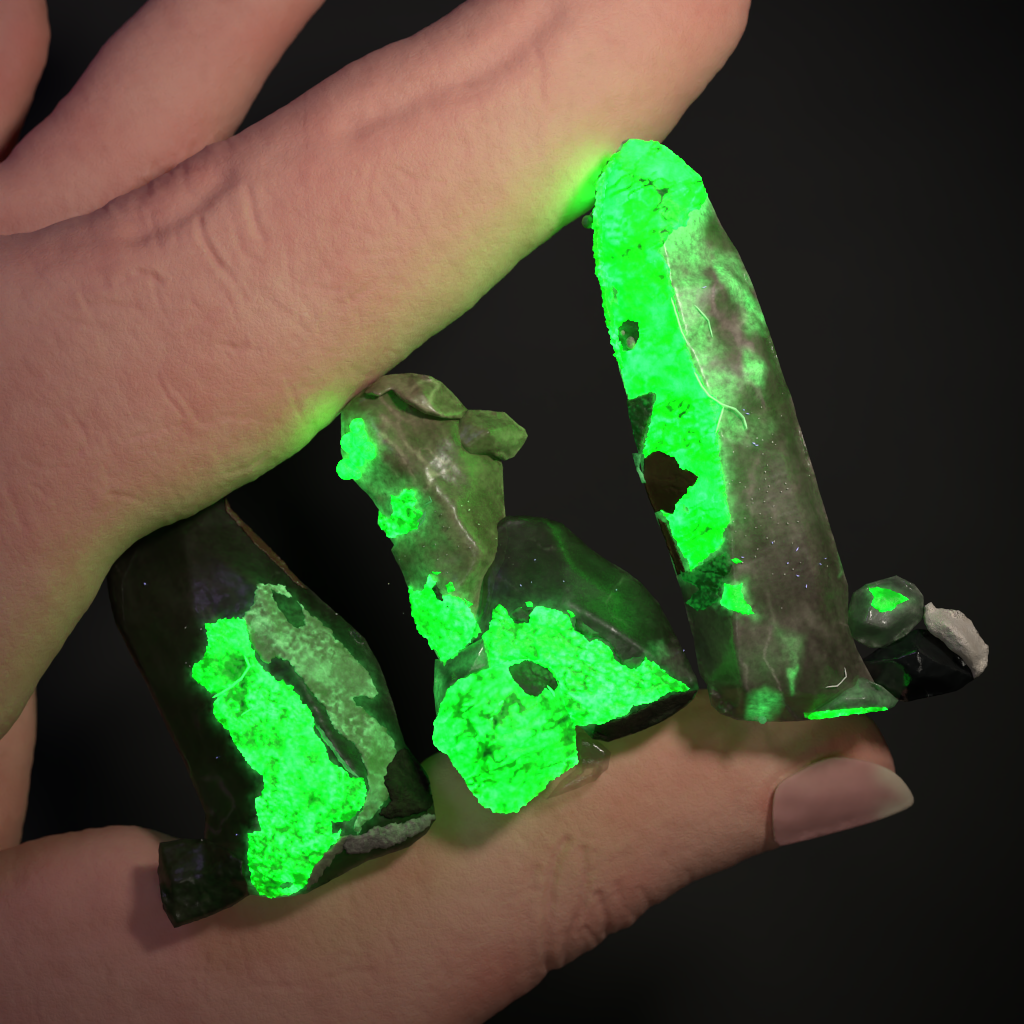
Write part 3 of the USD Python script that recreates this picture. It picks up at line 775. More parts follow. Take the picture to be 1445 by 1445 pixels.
CR_R = [(857, 229), (868, 216), (880, 206), (892, 196), (903, 197), (922, 200), (940, 207), (963, 227), (988, 248), (999, 277), (990, 292), (975, 300), (968, 318), (948, 325), (938, 345), (930, 352), (940, 366), (949, 408), (956, 444), (967, 481), (979, 517), (995, 549), (1018, 572), (1014, 595), (1013, 611), (1014, 636), (1022, 678), (1026, 716), (1030, 733), (1022, 746), (1018, 768), (999, 784), (986, 796), (976, 807), (969, 788), (957, 771), (950, 752), (944, 732), (933, 722), (950, 727), (954, 712), (969, 695), (986, 674), (976, 665), (961, 659), (952, 644), (931, 636), (921, 638), (911, 646), (906, 640), (916, 610), (920, 585), (926, 556), (905, 556), (893, 562), (886, 562),
        (876, 522), (865, 490), (858, 453), (853, 417), (847, 394), (842, 366), (838, 348), (838, 316), (838, 298), (842, 275), (840, 262), (846, 248)]
CR_L = [(291, 881), (303, 879), (327, 873), (345, 874), (350, 890), (356, 914), (362, 930), (371, 939), (378, 950), (388, 957), (400, 962), (413, 968), (413, 974), (426, 990), (439, 1006), (442, 1033), (459, 1053), (466, 1073), (480, 1084), (492, 1093), (512, 1099), (519, 1116), (512, 1136), (492, 1161), (466, 1158), (469, 1179), (482, 1171), (480, 1178), (466, 1196), (442, 1226), (430, 1250), (413, 1262), (386, 1267), (366, 1261), (353, 1242), (349, 1212), (351, 1178), (360, 1176), (370, 1172), (363, 1153), (360, 1129), (373, 1116), (371, 1096), (356, 1083), (339, 1060), (323, 1030), (306, 1016), (301, 1003), (308, 983), (293, 973), (276, 962), (271, 950), (275, 938), (288, 928), (295, 903)]
CR_D = [(362, 826), (366, 824), (382, 826), (400, 826), (418, 848), (435, 864), (455, 880), (471, 896), (482, 910), (500, 928), (518, 946), (528, 965), (534, 978), (528, 986), (515, 990), (513, 1000), (529, 1013), (545, 1030), (556, 1045), (562, 1083), (556, 1116), (545, 1132), (530, 1150), (512, 1166), (505, 1180), (498, 1165), (512, 1140), (522, 1112), (518, 1093), (509, 1063), (499, 1050), (486, 1040), (472, 1026), (462, 1006), (446, 983), (432, 966), (418, 948), (406, 932), (388, 926), (376, 936), (364, 926), (356, 912), (350, 890), (343, 872), (352, 858), (360, 846)]
# ------------------------------------------------------------------ right: the tall crystal
zmR = lambda p: np.interp(p[:, 1], [190, 1020], [8.5, 6.5])
R_OUT = [(868, 217), (878, 200), (887, 195), (903, 197), (922, 200), (940, 207), (963, 227), (988, 248), (999, 277), (1018, 318), (1040, 353), (1059, 394), (1072, 430), (1091, 485), (1107, 535), (1117, 560), (1125, 590), (1142, 644), (1163, 716), (1180, 771), (1197, 826), (1197, 881), (1210, 919), (1222, 940), (1240, 975), (1225, 1000),
         (1193, 1010), (1147, 1016), (1125, 1018), (1075, 1018), (1041, 1016), (1016, 1007), (1003, 995), (997, 965), (988, 953), (984, 936), (978, 898), (969, 864), (961, 834), (952, 805), (942, 771), (927, 733), (917, 699), (908, 674), (900, 636), (893, 602), (885, 560), (874, 522), (867, 490), (860, 453), (855, 417), (849, 394), (844, 366), (840, 348), (841, 316), (841, 298), (844, 275), (843, 260), (848, 248), (857, 229)]
_sR = surf([(868, 217, 0), (903, 197, 0.5), (940, 207, 0.5), (963, 227, 0.8), (988, 248, 0.5), (999, 277, 0.5), (1040, 353, 0.8), (1072, 430, 1), (1117, 560, 1), (1163, 716, 1), (1197, 826, 1.2), (1210, 919, 1.5), (1235, 985, 1.2),
            (1125, 1018, 0.5), (1041, 1016, 0.5), (997, 965, 0.5), (978, 898, 0), (942, 771, -0.5), (908, 674, -0.5), (885, 560, -0.5), (860, 453, -0.5), (841, 330, -0.5), (848, 248, -0.3),
            (925, 262, 5.2), (930, 330, 6.6), (945, 400, 7.2), (968, 485, 7.6), (995, 549, 7.9), (1015, 611, 8.0), (1026, 716, 8.0), (1030, 800, 7.8), (1035, 900, 7.3), (1050, 975, 6.2),
            (890, 245, 3.5), (980, 300, 4.6), (1030, 400, 5.6), (1075, 520, 6.0), (1110, 640, 6.2), (1140, 740, 6.2), (1160, 840, 6.2), (1165, 930, 5.6), (1150, 985, 4.0)], 7)
zfR = lambda p: zmR(p) + _sR(p)
RIDGE_R = [[(925, 262), (930, 330), (945, 400), (968, 485), (995, 549), (1015, 611), (1026, 716), (1030, 800), (1035, 900), (1050, 975)],
           [(980, 300), (1030, 400), (1075, 520), (1110, 640), (1140, 740), (1160, 840), (1165, 930)]]
right = thing('crystal_specimen', W((1060, 1010), 6), 'tall smoky crystal standing on the thumb tip, white and black lumps at its foot', 'crystal', GROUP)
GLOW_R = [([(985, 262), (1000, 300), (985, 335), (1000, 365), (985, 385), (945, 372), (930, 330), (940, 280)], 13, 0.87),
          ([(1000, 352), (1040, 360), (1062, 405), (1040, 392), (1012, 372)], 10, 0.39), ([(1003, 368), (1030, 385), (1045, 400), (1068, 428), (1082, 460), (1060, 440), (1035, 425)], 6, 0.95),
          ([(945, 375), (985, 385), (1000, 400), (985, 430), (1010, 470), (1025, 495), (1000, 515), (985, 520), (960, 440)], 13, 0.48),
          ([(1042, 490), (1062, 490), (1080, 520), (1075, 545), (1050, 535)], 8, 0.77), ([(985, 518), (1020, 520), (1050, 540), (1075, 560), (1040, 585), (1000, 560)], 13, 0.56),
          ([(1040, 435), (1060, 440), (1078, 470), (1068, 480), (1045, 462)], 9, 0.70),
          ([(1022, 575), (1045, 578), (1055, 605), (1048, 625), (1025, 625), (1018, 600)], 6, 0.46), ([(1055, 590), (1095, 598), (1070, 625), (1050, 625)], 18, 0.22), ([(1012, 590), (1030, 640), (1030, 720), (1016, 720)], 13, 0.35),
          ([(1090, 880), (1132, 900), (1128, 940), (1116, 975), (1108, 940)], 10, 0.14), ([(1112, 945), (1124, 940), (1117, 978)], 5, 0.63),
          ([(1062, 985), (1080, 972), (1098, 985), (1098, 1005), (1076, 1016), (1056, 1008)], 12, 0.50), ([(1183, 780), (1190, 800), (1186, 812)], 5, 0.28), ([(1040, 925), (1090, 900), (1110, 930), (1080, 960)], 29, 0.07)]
VEIL_R = [([(940, 360), (1010, 340), (1060, 420), (1075, 520), (1080, 620), (1020, 640), (980, 520)], 20, .22),
          ([(1060, 655), (1072, 640), (1068, 700), (1060, 740), (1052, 720)], 9, .45), ([(1035, 640), (1150, 650), (1170, 740), (1130, 770), (1040, 740)], 40, .16), ([(1020, 850), (1110, 880), (1110, 930), (1010, 930)], 26, .22),
          ([(1100, 890), (1132, 898), (1126, 930), (1118, 965), (1108, 950)], 5, .4), ([(990, 945), (1010, 962), (1045, 960), (1040, 966), (1005, 968)], 4, .3), ([(1030, 735), (1052, 750), (1060, 770), (1040, 765)], 8, .25), ([(965, 830), (1000, 860), (1010, 960), (990, 930)], 20, .12)]
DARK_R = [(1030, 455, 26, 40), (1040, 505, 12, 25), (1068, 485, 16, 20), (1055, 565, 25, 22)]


def fld(spec, seed, rim=0.8):
    def run(p):
        out = np.zeros(len(p))
        for k, (poly, w, a) in enumerate(spec):
            out = np.maximum(out, a * soft(p, poly, w, wob=5, size=16, seed=seed + k))
        tex = 0.72 + 0.75 * f2(p, 11, 4, seed + 33) + 0.35 * f2(p, 34, 3, seed + 34)
        return out * np.clip(tex, 0.12, 1.5)
    return run


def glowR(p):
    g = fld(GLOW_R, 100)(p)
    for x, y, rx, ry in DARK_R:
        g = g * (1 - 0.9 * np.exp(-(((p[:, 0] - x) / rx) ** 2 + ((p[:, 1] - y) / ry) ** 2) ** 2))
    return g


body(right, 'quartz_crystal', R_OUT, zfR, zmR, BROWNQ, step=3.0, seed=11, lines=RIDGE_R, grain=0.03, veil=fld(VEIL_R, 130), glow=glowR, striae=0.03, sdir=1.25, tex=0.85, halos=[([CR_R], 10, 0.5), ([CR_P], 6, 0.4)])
crust(right, 'green_crust', CR_R, zfR, BRIGHT_R, t0=0.4, fine=0.18, fsize=6, vein=(13, 0.70, -0.5), amp=2.2, seed=21, level=0.62, contrast=0.80,
           holes=[[(872, 462), (884, 452), (900, 455), (903, 474), (892, 494), (880, 492), (871, 478)], [(863, 402), (871, 408), (872, 430), (866, 428)], [(963, 712), (973, 716), (975, 724), (966, 722)]],
           dips=[([(870, 236), (900, 250), (920, 272), (932, 272)], 3, 0.15, 0.4), ([(878, 345), (890, 362), (905, 350), (900, 372)], 9, 0.2, 0.35), ([(868, 370), (880, 385)], 9, .1, .25), ([(960, 586), (976, 578)], 2, .15, .6), ([(940, 520), (962, 530)], 8, .1, .2), ([(850, 230), (845, 270), (840, 300)], 7, .1, .45), ([(875, 200), (858, 230)], 9, .2, .55)])
crust(right, 'side_crust', [(852, 240), (866, 222), (872, 226), (858, 250), (850, 290), (848, 340), (856, 395), (866, 455), (880, 520), (876, 522), (866, 490), (857, 453), (850, 415), (842, 380), (837, 348), (837, 316), (837, 298), (842, 272), (843, 254)], lambda p: zmR(p) + 0.8, FINGER_LIGHT, t0=0.6, fine=0.3, fsize=6, cell=(8,), camp=0.5, amp=2.2, seed=20, level=0.55, back=7.5, falloff=5)  # glowing strip added deep down the flank to light the finger green
crust(right, 'green_crust', [(1022, 824), (1038, 826), (1048, 823), (1045, 835), (1050, 847), (1058, 855), (1064, 867), (1050, 868), (1034, 862), (1016, 852), (1020, 842)], zfR, BRIGHT, t0=0.3, amp=1.5, seed=22, level=0.6)
crust(right, 'green_crust', [(1032, 789), (1040, 787), (1047, 793), (1040, 796)], zfR, BRIGHT, t0=0.3, amp=1, seed=23, level=0.5)
crust(right, 'green_crust', [(893, 640), (905, 640), (903, 660), (912, 682), (907, 682), (899, 664)], zfR, DIM, t0=0.3, amp=1, seed=24, level=0.6)
crust(right, 'brown_matrix', [(884, 566), (900, 560), (920, 553), (926, 556), (918, 590), (906, 625), (900, 640), (893, 610)], zfR, DGREEN, t0=0.25, cell=(10,), camp=0.5, amp=1.5, seed=25)
crust(right, 'amber_facet', [(921, 637), (931, 635), (952, 643), (961, 658), (976, 664), (987, 674), (970, 696), (956, 712), (953, 728), (935, 721), (924, 724), (914, 699), (907, 674), (909, 648)], zfR, AMBER, t0=0.1, fine=0.04, fsize=20, amp=0.8, seed=28)
crust(right, 'amber_facet', [(928, 730), (940, 738), (950, 762), (962, 792), (968, 808), (956, 812), (944, 780), (934, 750)], zfR, AMBER, t0=0.1, fine=0.04, fsize=20, amp=1, seed=29)
crust(right, 'dark_matrix', [(958, 806), (975, 808), (990, 796), (1008, 786), (1025, 780), (1035, 795), (1022, 815), (1012, 850), (985, 862), (968, 850), (985, 830), (962, 818)], zfR, DGREEN, t0=0.2, cell=(9,), camp=0.5, amp=2.5, seed=26)
# the round bead in its socket on the green face
crust(right, 'dark_socket', [(870, 462), (884, 450), (901, 453), (906, 474), (893, 496), (879, 494), (869, 478)], zfR, DGREEN, t0=0.12, amp=1.2, seed=27)
part(right, 'bead', (lambda t: (t.vertices, t.faces))(balls([(880, 470, 4.5), (892, 484, 9)], lambda p: zfR(p) - 0.05, 4)), GREYROCK)
part(right, 'bead', (lambda t: (t.vertices, t.faces))(balls([(830, 313, 9), (838, 305, 6)], lambda p: zmR(p) - 0.3, 5)), DIM, attrs={'thick': np.full(642 * 2, 0.35)})
strand(right, 'seam', [(947, 420), (955, 445), (962, 468), (972, 488)], zfR, 1.2, SEAM, 0.7)
strand(right, 'seam', [(980, 525), (990, 545), (1000, 558), (1018, 570), (1038, 578), (1050, 590), (1054, 605)], zfR, 1.4, SEAM, 0.6)
strand(right, 'seam', [(1021, 574), (1016, 592), (1010, 612)], zfR, 1.4, SEAM, 0.6)
strand(right, 'seam', [(980, 430), (1000, 452), (1005, 475)], zfR, 1.0, SEAM, 0.25)
strand(right, 'seam', [(1165, 970), (1182, 968), (1194, 955), (1192, 942)], zfR, 1.0, WHITEDUST, 0.3)
rng = np.random.default_rng(5)
specks(right, 'lint_speck', [(1090, 766), (1125, 775), (1048, 786), (1112, 795), (1165, 788), (1158, 796), (1126, 812), (1138, 826), (1138, 828), (994, 405), (1050, 578), (1055, 584), (1068, 628), (1064, 626)], zfR, LINT, 6, (3, 8))
specks(right, 'dust', [(1075 + x, 760 + y) for x, y in rng.normal(0, 1, (40, 2)) * (38, 60)] + [(1090 + x, 650 + y) for x, y in rng.normal(0, 1, (20, 2)) * (30, 60)], zfR, WHITEDUST, 8, (1.2, 3))
# foot: small clear crystal, black mineral, white feldspar, a sliver of clear quartz
zk = lambda p: 6.5 + 0 * p[:, 0]
SM = [(1204, 836), (1223, 824), (1265, 812), (1290, 824), (1303, 841), (1303, 872), (1280, 896), (1248, 914), (1227, 914), (1201, 900), (1196, 881), (1198, 855)]
_sm = surf([(1204, 836, 1), (1265, 812, 0.5), (1303, 841, 0.5), (1303, 872, 0.8), (1248, 914, 1), (1201, 900, 1.5), (1196, 870, 1.5), (1230, 842, 4.2), (1268, 838, 3.8), (1284, 862, 3.8), (1252, 888, 4.6), (1220, 880, 4.8)])
zs = lambda p: 6.5 + _sm(p)
body(right, 'small_crystal', SM, zs, zk, CLEARQ, step=3, amp=0.6, seed=31, lines=[[(1230, 842), (1268, 838), (1284, 862), (1252, 888), (1220, 880), (1230, 842)], [(1230, 842), (1204, 836)], [(1284, 862), (1303, 872)], [(1252, 888), (1248, 914)]],
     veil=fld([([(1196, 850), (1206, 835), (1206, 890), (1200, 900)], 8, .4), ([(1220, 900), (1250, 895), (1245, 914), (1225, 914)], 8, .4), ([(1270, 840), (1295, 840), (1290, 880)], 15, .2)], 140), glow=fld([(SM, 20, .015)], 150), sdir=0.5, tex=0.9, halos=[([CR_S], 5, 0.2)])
crust(right, 'green_crust', [(1226, 829), (1242, 829), (1257, 832), (1272, 838), (1283, 847), (1268, 853), (1261, 860), (1242, 863), (1229, 855), (1233, 843)], zs, BRIGHT, t0=0.25, amp=1.5, seed=32, level=0.5, falloff=8)
BLK = [(1204, 938), (1227, 923), (1252, 908), (1277, 896), (1294, 887), (1318, 890), (1335, 908), (1353, 922), (1375, 945), (1376, 958), (1349, 976), (1315, 983), (1277, 991), (1262, 985), (1245, 968), (1215, 955)]
_bl = surf([(1204, 938, 0.5), (1252, 908, 1), (1294, 887, 1), (1335, 908, 1), (1376, 955, 0.5), (1349, 976, 0.2), (1277, 991, 0.2), (1245, 968, 0.5), (1262, 930, 4.2), (1295, 918, 5), (1300, 955, 4.6), (1322, 935, 4.6), (1330, 958, 3.2), (1285, 970, 3), (1350, 945, 2.6)])
body(right, 'black_crystal', BLK, lambda p: 6 + _bl(p), lambda p: 6 + 0 * p[:, 0], BLACK, step=3, amp=1.2, seed=33, grain=0.12, gsize=10, lines=[[(1262, 930), (1295, 918), (1322, 935), (1350, 945)], [(1295, 918), (1300, 955), (1285, 970)], [(1322, 935), (1330, 958)]])
FEL = [(1303, 864), (1306, 854), (1315, 850), (1322, 858), (1330, 858), (1353, 862), (1362, 870), (1370, 877), (1383, 898), (1394, 912), (1394, 938), (1383, 954), (1374, 958), (1370, 945), (1358, 930), (1345, 920), (1330, 906), (1312, 892), (1305, 880)]
_fe = surf([(1303, 864, 1), (1330, 858, 1), (1370, 877, 0.5), (1394, 920, 0.3), (1374, 958, 0.5), (1345, 920, 3.2), (1312, 892, 3.2), (1335, 878, 5), (1360, 900, 5), (1378, 925, 3.8), (1315, 868, 3)], 6)
crustF = body(right, 'white_feldspar', FEL, lambda p: 6.2 + _fe(p) + 0.45 * f2(p, 14, 4, 66) + 0.2 * cells(p, 7, 67)[0], lambda p: 6 + 0 * p[:, 0], FELDSPAR, step=2.4, amp=2.2, osize=9, seed=34, grain=0.15, gsize=6)
SLV = [(1134, 1010), (1150, 1000), (1168, 988), (1197, 966), (1210, 952), (1244, 968), (1268, 988), (1262, 997), (1252, 1002), (1201, 1007), (1151, 1014)]
_sl = surf([(1134, 1010, 1), (1197, 966, 3), (1210, 952, 3), (1268, 990, 1), (1252, 1002, 2.2), (1201, 1007, 4), (1151, 1014, 2.5), (1190, 985, 5.2), (1225, 985, 4.8)])
zsl = lambda p: 6 + _sl(p)
body(right, 'clear_sliver', SLV, zsl, zk, CLEARQ, step=3, amp=0.6, seed=35, sdir=-0.3, tex=0.9, veil=fld([(SLV, 10, .2)], 160), glow=fld([(SLV, 16, .10)], 170))
crust(right, 'green_rim', [(1134, 1006), (1144, 1006), (1156, 1004), (1180, 1002), (1210, 999), (1250, 998), (1254, 1001), (1235, 1004), (1200, 1009), (1160, 1014), (1148, 1016), (1136, 1013)], zsl, BRIGHT, t0=0.3, amp=1, seed=36, level=0.45, falloff=5)
part(right, 'bead', (lambda t: (t.vertices, t.faces))(balls([(1076, 1016, 5.5)], lambda p: zmR(p) + 2, 9)), DIM, attrs={'thick': np.full(642, 0.8)})

# ------------------------------------------------------------------ middle: the clustered crystal
zmM = lambda p: np.interp(p[:, 1], [520, 1150], [3.0, 6.5])
COL = [(470, 592), (500, 560), (540, 530), (570, 540), (600, 560), (640, 570), (662, 580), (690, 600), (706, 640), (709, 659), (710, 684), (713, 724), (717, 760), (712, 790), (700, 812), (690, 860), (683, 893), (650, 918), (622, 935), (606, 906), (590, 883), (580, 853), (578, 833), (572, 820), (567, 806), (552, 776), (556, 769), (550, 759), (533, 739), (535, 719), (527, 707), (505, 684), (490, 668), (482, 640), (481, 610), (481, 582)]
_sc = surf([(470, 592, 0.5), (540, 530, 0.5), (600, 555, 1.5), (662, 580, 1), (706, 640, 0.5), (710, 684, 0), (713, 724, 0), (717, 760, 0.5), (700, 812, 1), (683, 893, 2.5), (622, 935, 1.5), (590, 883, 0), (572, 820, 0), (552, 770, 0), (533, 730, 0), (505, 684, 0), (481, 625, 0), (481, 582, 0.5),
            (515, 585, 3.6), (540, 634, 4.8), (589, 669, 5.4), (640, 725, 5.6), (685, 785, 5.0), (640, 850, 4.4), (600, 800, 3.2), (640, 610, 3.8), (672, 690, 3.6)], 15)
zfM = lambda p: zmM(p) + _sc(p)
mid = thing('crystal_specimen', W((715, 1150), 5), 'branched olive crystal cluster between the other two, knobbly green lump at its lower end', 'crystal', GROUP)
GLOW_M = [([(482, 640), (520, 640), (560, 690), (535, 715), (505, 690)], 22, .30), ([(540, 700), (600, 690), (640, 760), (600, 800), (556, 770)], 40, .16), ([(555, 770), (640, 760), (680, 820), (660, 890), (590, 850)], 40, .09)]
VEIL_M = [([(500, 590), (560, 600), (600, 660), (560, 690), (510, 640)], 30, .18), ([(690, 790), (708, 785), (700, 830), (670, 860), (672, 820)], 8, .40), ([(590, 640), (610, 610), (615, 660), (605, 670)], 10, .25), ([(660, 640), (700, 650), (708, 700), (680, 690)], 20, .2), ([(575, 700), (640, 720), (690, 780), (640, 770)], 12, .15)]
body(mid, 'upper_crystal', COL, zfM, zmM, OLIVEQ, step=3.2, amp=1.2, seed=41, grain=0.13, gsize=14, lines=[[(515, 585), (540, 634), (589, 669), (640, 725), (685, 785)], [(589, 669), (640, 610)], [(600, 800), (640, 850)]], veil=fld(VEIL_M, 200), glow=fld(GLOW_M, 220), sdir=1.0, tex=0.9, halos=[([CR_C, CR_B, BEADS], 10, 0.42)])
CAP = [(512, 556), (540, 530), (580, 526), (609, 531), (624, 540), (644, 560), (660, 579), (650, 592), (625, 590), (600, 584), (572, 568), (552, 550), (535, 560)]
_cap = surf([(512, 556, 3), (540, 530, 1), (580, 526, 0.8), (624, 540, 0.8), (660, 579, 1.5), (625, 590, 4.2), (572, 568, 4.4), (595, 550, 4.2)], 4)
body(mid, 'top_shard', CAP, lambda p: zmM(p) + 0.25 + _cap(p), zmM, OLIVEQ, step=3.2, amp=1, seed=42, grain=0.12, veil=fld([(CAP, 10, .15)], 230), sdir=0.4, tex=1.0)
KNB = [(648, 590), (660, 578), (689, 579), (712, 582), (729, 597), (741, 606), (745, 615), (739, 627), (726, 644), (712, 650), (690, 640), (662, 642), (640, 620)]
_kn = surf([(648, 590, 2.5), (689, 579, 0.8), (729, 597, 0.5), (745, 615, 0), (726, 644, 0), (690, 640, 2.5), (650, 635, 3.6), (690, 608, 4), (715, 628, 2.2)], 4)
body(mid, 'side_shard', KNB, lambda p: zmM(p) + 0.1 + _kn(p), zmM, OLIVEQ, step=3.2, amp=1, seed=43, grain=0.12, lines=[[(650, 635), (690, 608), (745, 615)]], veil=fld([([(700, 605), (745, 608), (735, 630), (700, 630)], 10, .3)], 240), glow=fld([(KNB, 20, .035)], 241), sdir=0.3, tex=1.0)
LOW = [(690, 745), (714, 728), (740, 727), (766, 730), (793, 738), (832, 773), (860, 792), (889, 810), (905, 823), (929, 850), (945, 879), (965, 919), (984, 959), (986, 972), (979, 986), (969, 996), (939, 1016), (905, 1032), (859, 1047), (836, 1043), (822, 1028), (790, 1000), (740, 960), (690, 945), (664, 905), (680, 850), (685, 790)]
_lo = surf([(690, 745, 1), (766, 730, 0.3), (793, 738, 0), (832, 773, 0), (889, 810, 0), (929, 850, 0), (965, 919, 0), (986, 972, 0.5), (969, 996, -1), (905, 1032, -1.5), (859, 1047, -1.5), (822, 1028, -0.5), (790, 1000, 3), (690, 945, 4), (664, 905, 3.5), (680, 850, 3),
            (730, 830, 3.2), (800, 850, 4.0), (870, 890, 4.2), (930, 930, 3.4), (845, 1022, 2.2), (885, 1009, 2.4), (922, 990, 2.2), (960, 975, 1.8), (800, 790, 2.4), (870, 840, 2.2)], 9)
zfL = lambda p: zmM(p) + 0.8 + _lo(p)
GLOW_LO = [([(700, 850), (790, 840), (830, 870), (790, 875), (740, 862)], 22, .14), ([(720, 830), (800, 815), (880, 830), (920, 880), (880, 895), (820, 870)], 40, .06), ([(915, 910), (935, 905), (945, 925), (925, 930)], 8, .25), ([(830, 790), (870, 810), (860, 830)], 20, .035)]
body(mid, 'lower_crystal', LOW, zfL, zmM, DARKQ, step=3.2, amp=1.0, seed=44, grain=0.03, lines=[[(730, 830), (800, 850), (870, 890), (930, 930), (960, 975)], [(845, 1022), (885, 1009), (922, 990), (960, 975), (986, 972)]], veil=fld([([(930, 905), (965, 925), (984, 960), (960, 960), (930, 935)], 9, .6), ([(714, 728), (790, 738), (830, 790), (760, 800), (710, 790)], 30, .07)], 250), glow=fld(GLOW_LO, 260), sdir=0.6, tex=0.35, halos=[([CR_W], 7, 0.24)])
crust(mid, 'dark_base', [(840, 1024), (885, 1011), (922, 992), (958, 978), (984, 974), (976, 988), (939, 1015), (905, 1031), (859, 1046), (836, 1042)], zfL, MATRIX, t0=0.2, cell=(10,), camp=0.25, amp=1.2, seed=45)
# the blocky facet of clear quartz between the crusts, its green light painted in as glow
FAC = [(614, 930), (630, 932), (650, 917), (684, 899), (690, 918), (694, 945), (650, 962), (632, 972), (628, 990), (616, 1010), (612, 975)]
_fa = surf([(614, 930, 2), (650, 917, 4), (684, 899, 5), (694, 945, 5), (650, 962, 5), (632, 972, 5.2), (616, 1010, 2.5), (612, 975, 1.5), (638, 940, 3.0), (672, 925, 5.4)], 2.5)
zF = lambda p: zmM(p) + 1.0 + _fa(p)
body(mid, 'facet_block', FAC, zF, zmM, GREENQ, step=2.6, amp=0.6, seed=46, grain=0.04, lines=[[(614, 930), (638, 940), (672, 925), (684, 899)], [(638, 940), (632, 972)], [(672, 925), (694, 945)]],
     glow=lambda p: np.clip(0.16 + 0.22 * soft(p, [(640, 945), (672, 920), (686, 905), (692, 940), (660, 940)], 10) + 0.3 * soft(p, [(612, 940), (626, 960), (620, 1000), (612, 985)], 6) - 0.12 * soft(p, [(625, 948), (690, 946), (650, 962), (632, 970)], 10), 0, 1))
crust(mid, 'green_crust', CR_C, zfM, BRIGHT, t0=0.6, fine=0.25, fsize=7, cell=(15, 1.3, 0.8, 0.9), camp=0.3, amp=2.5, seed=51, level=0.66, contrast=0.55)
crust(mid, 'green_crust', CR_W, zfL, BRIGHT, t0=0.7, fine=0.16, fsize=6, cell=(13, 1.2, 0.8, 0.2), camp=0.45, amp=2.0, seed=52, level=0.64, contrast=0.60,
      dips=[([(752, 870), (748, 895), (756, 925)], 5, 0.3, 0.3), ([(895, 985), (930, 965), (965, 970)], 4, .1, .2)])
for k, poly in enumerate([[(728, 862), (736, 858), (734, 864)], [(742, 850), (750, 848), (752, 856), (744, 856)], [(800, 860), (812, 868), (806, 872)], [(655, 845), (668, 852), (660, 858)], [(608, 806), (622, 808), (618, 812)], [(628, 826), (638, 822), (642, 834), (632, 836)]]):
    crust(mid, 'green_flake', poly, (zfL if k < 3 else zfM), BRIGHT, t0=0.3, amp=1.2, seed=300 + k, step=1.6, level=0.55, falloff=3)
crust(mid, 'dark_chip', [(606, 828), (616, 822), (622, 836), (632, 848), (640, 862), (630, 860), (616, 846)], zfM, DGREEN, t0=0.85, cell=(9,), camp=0.4, amp=1.5, seed=57)
crust(mid, 'dark_chip', [(718, 866), (730, 858), (745, 862), (752, 858), (748, 878), (728, 876)], zfL, DGREEN, t0=0.3, amp=1.5, seed=58)
crust(mid, 'dark_chip', [(812, 872), (830, 884), (850, 898), (866, 912), (880, 932), (905, 926), (906, 940), (892, 944), (878, 938), (860, 908), (842, 898), (832, 902), (812, 888)], zfL, DGREEN, t0=0.25, amp=1.5, seed=59)
# knobbly lump
LMP = [(626, 985), (636, 968), (652, 958), (690, 942), (716, 934), (745, 928), (768, 934), (784, 950), (792, 975), (802, 1000), (812, 1032), (813, 1050), (815, 1075), (802, 1086), (779, 1102), (766, 1114), (753, 1125), (733, 1142), (713, 1150), (696, 1146), (676, 1131), (660, 1109), (646, 1086), (632, 1066), (613, 1052), (611, 1039), (614, 1016)]
_lm = surf([(626, 985, 2), (652, 958, 3), (690, 942, 3.5), (745, 928, 3), (784, 950, 3), (802, 1000, 1.5), (813, 1050, 0), (802, 1086, 0), (753, 1125, 0), (713, 1150, 0), (676, 1131, 0), (646, 1086, 0), (612, 1045, 0), (660, 990, 5.6), (720, 965, 6.2), (765, 975, 5.4), (700, 1020, 7.2), (760, 1030, 5.4), (650, 1040, 4.6), (690, 1080, 5.6), (735, 1075, 5.2), (712, 1115, 3.2), (785, 1050, 3.2)], 9)
zL2 = lambda p: zmM(p) + 1.6 + _lm(p)
body(mid, 'lump_core', LMP, lambda p: zL2(p) - 0.3, zmM, GREENQ, step=4, amp=1.0, seed=47, glow=lambda p: np.full(len(p), 0.2))
crust(mid, 'knobbly_green_crust', LMP, zL2, LUMP, t0=0.5, fine=0.14, fsize=8, cell=(21, 1.35, 0.75, -0.35), camp=0.8, vein=(15, 0.5, -0.4), amp=1.8, seed=61, level=0.66, contrast=0.42, falloff=8,
      holes=[[(716, 940), (745, 932), (766, 938), (780, 950), (788, 966), (780, 978), (768, 970), (760, 984), (742, 978), (724, 958), (718, 948)]],
      dips=[([(724, 985), (708, 1008), (700, 1020)], 6, 0.3, 0.75), ([(690, 1040), (686, 1055), (682, 1068)], 6, 0.3, 0.75), ([(730, 990), (735, 1000)], 4, .2, .6), ([(740, 960), (775, 1000), (790, 1015)], 10, .1, .25), ([(795, 1010), (806, 1060), (800, 1085)], 9, .1, .25), ([(640, 1000), (700, 950)], 8, .1, .2)])
crust(mid, 'dark_cap', [(712, 936), (745, 927), (768, 934), (784, 950), (792, 968), (780, 982), (758, 990), (738, 982), (720, 962)], lambda p: zL2(p) - 0.2, DGREEN, t0=0.2, cell=(8,), camp=0.4, amp=1.5, seed=62)
strand(mid, 'seam', [(772, 968), (781, 978), (783, 992), (776, 1006)], zL2, 1.6, BRIGHT, 0.9)
strand(mid, 'seam', [(712, 985), (700, 1000), (690, 1020), (684, 1045)], zL2, 2.2, BRIGHT, 0.9)
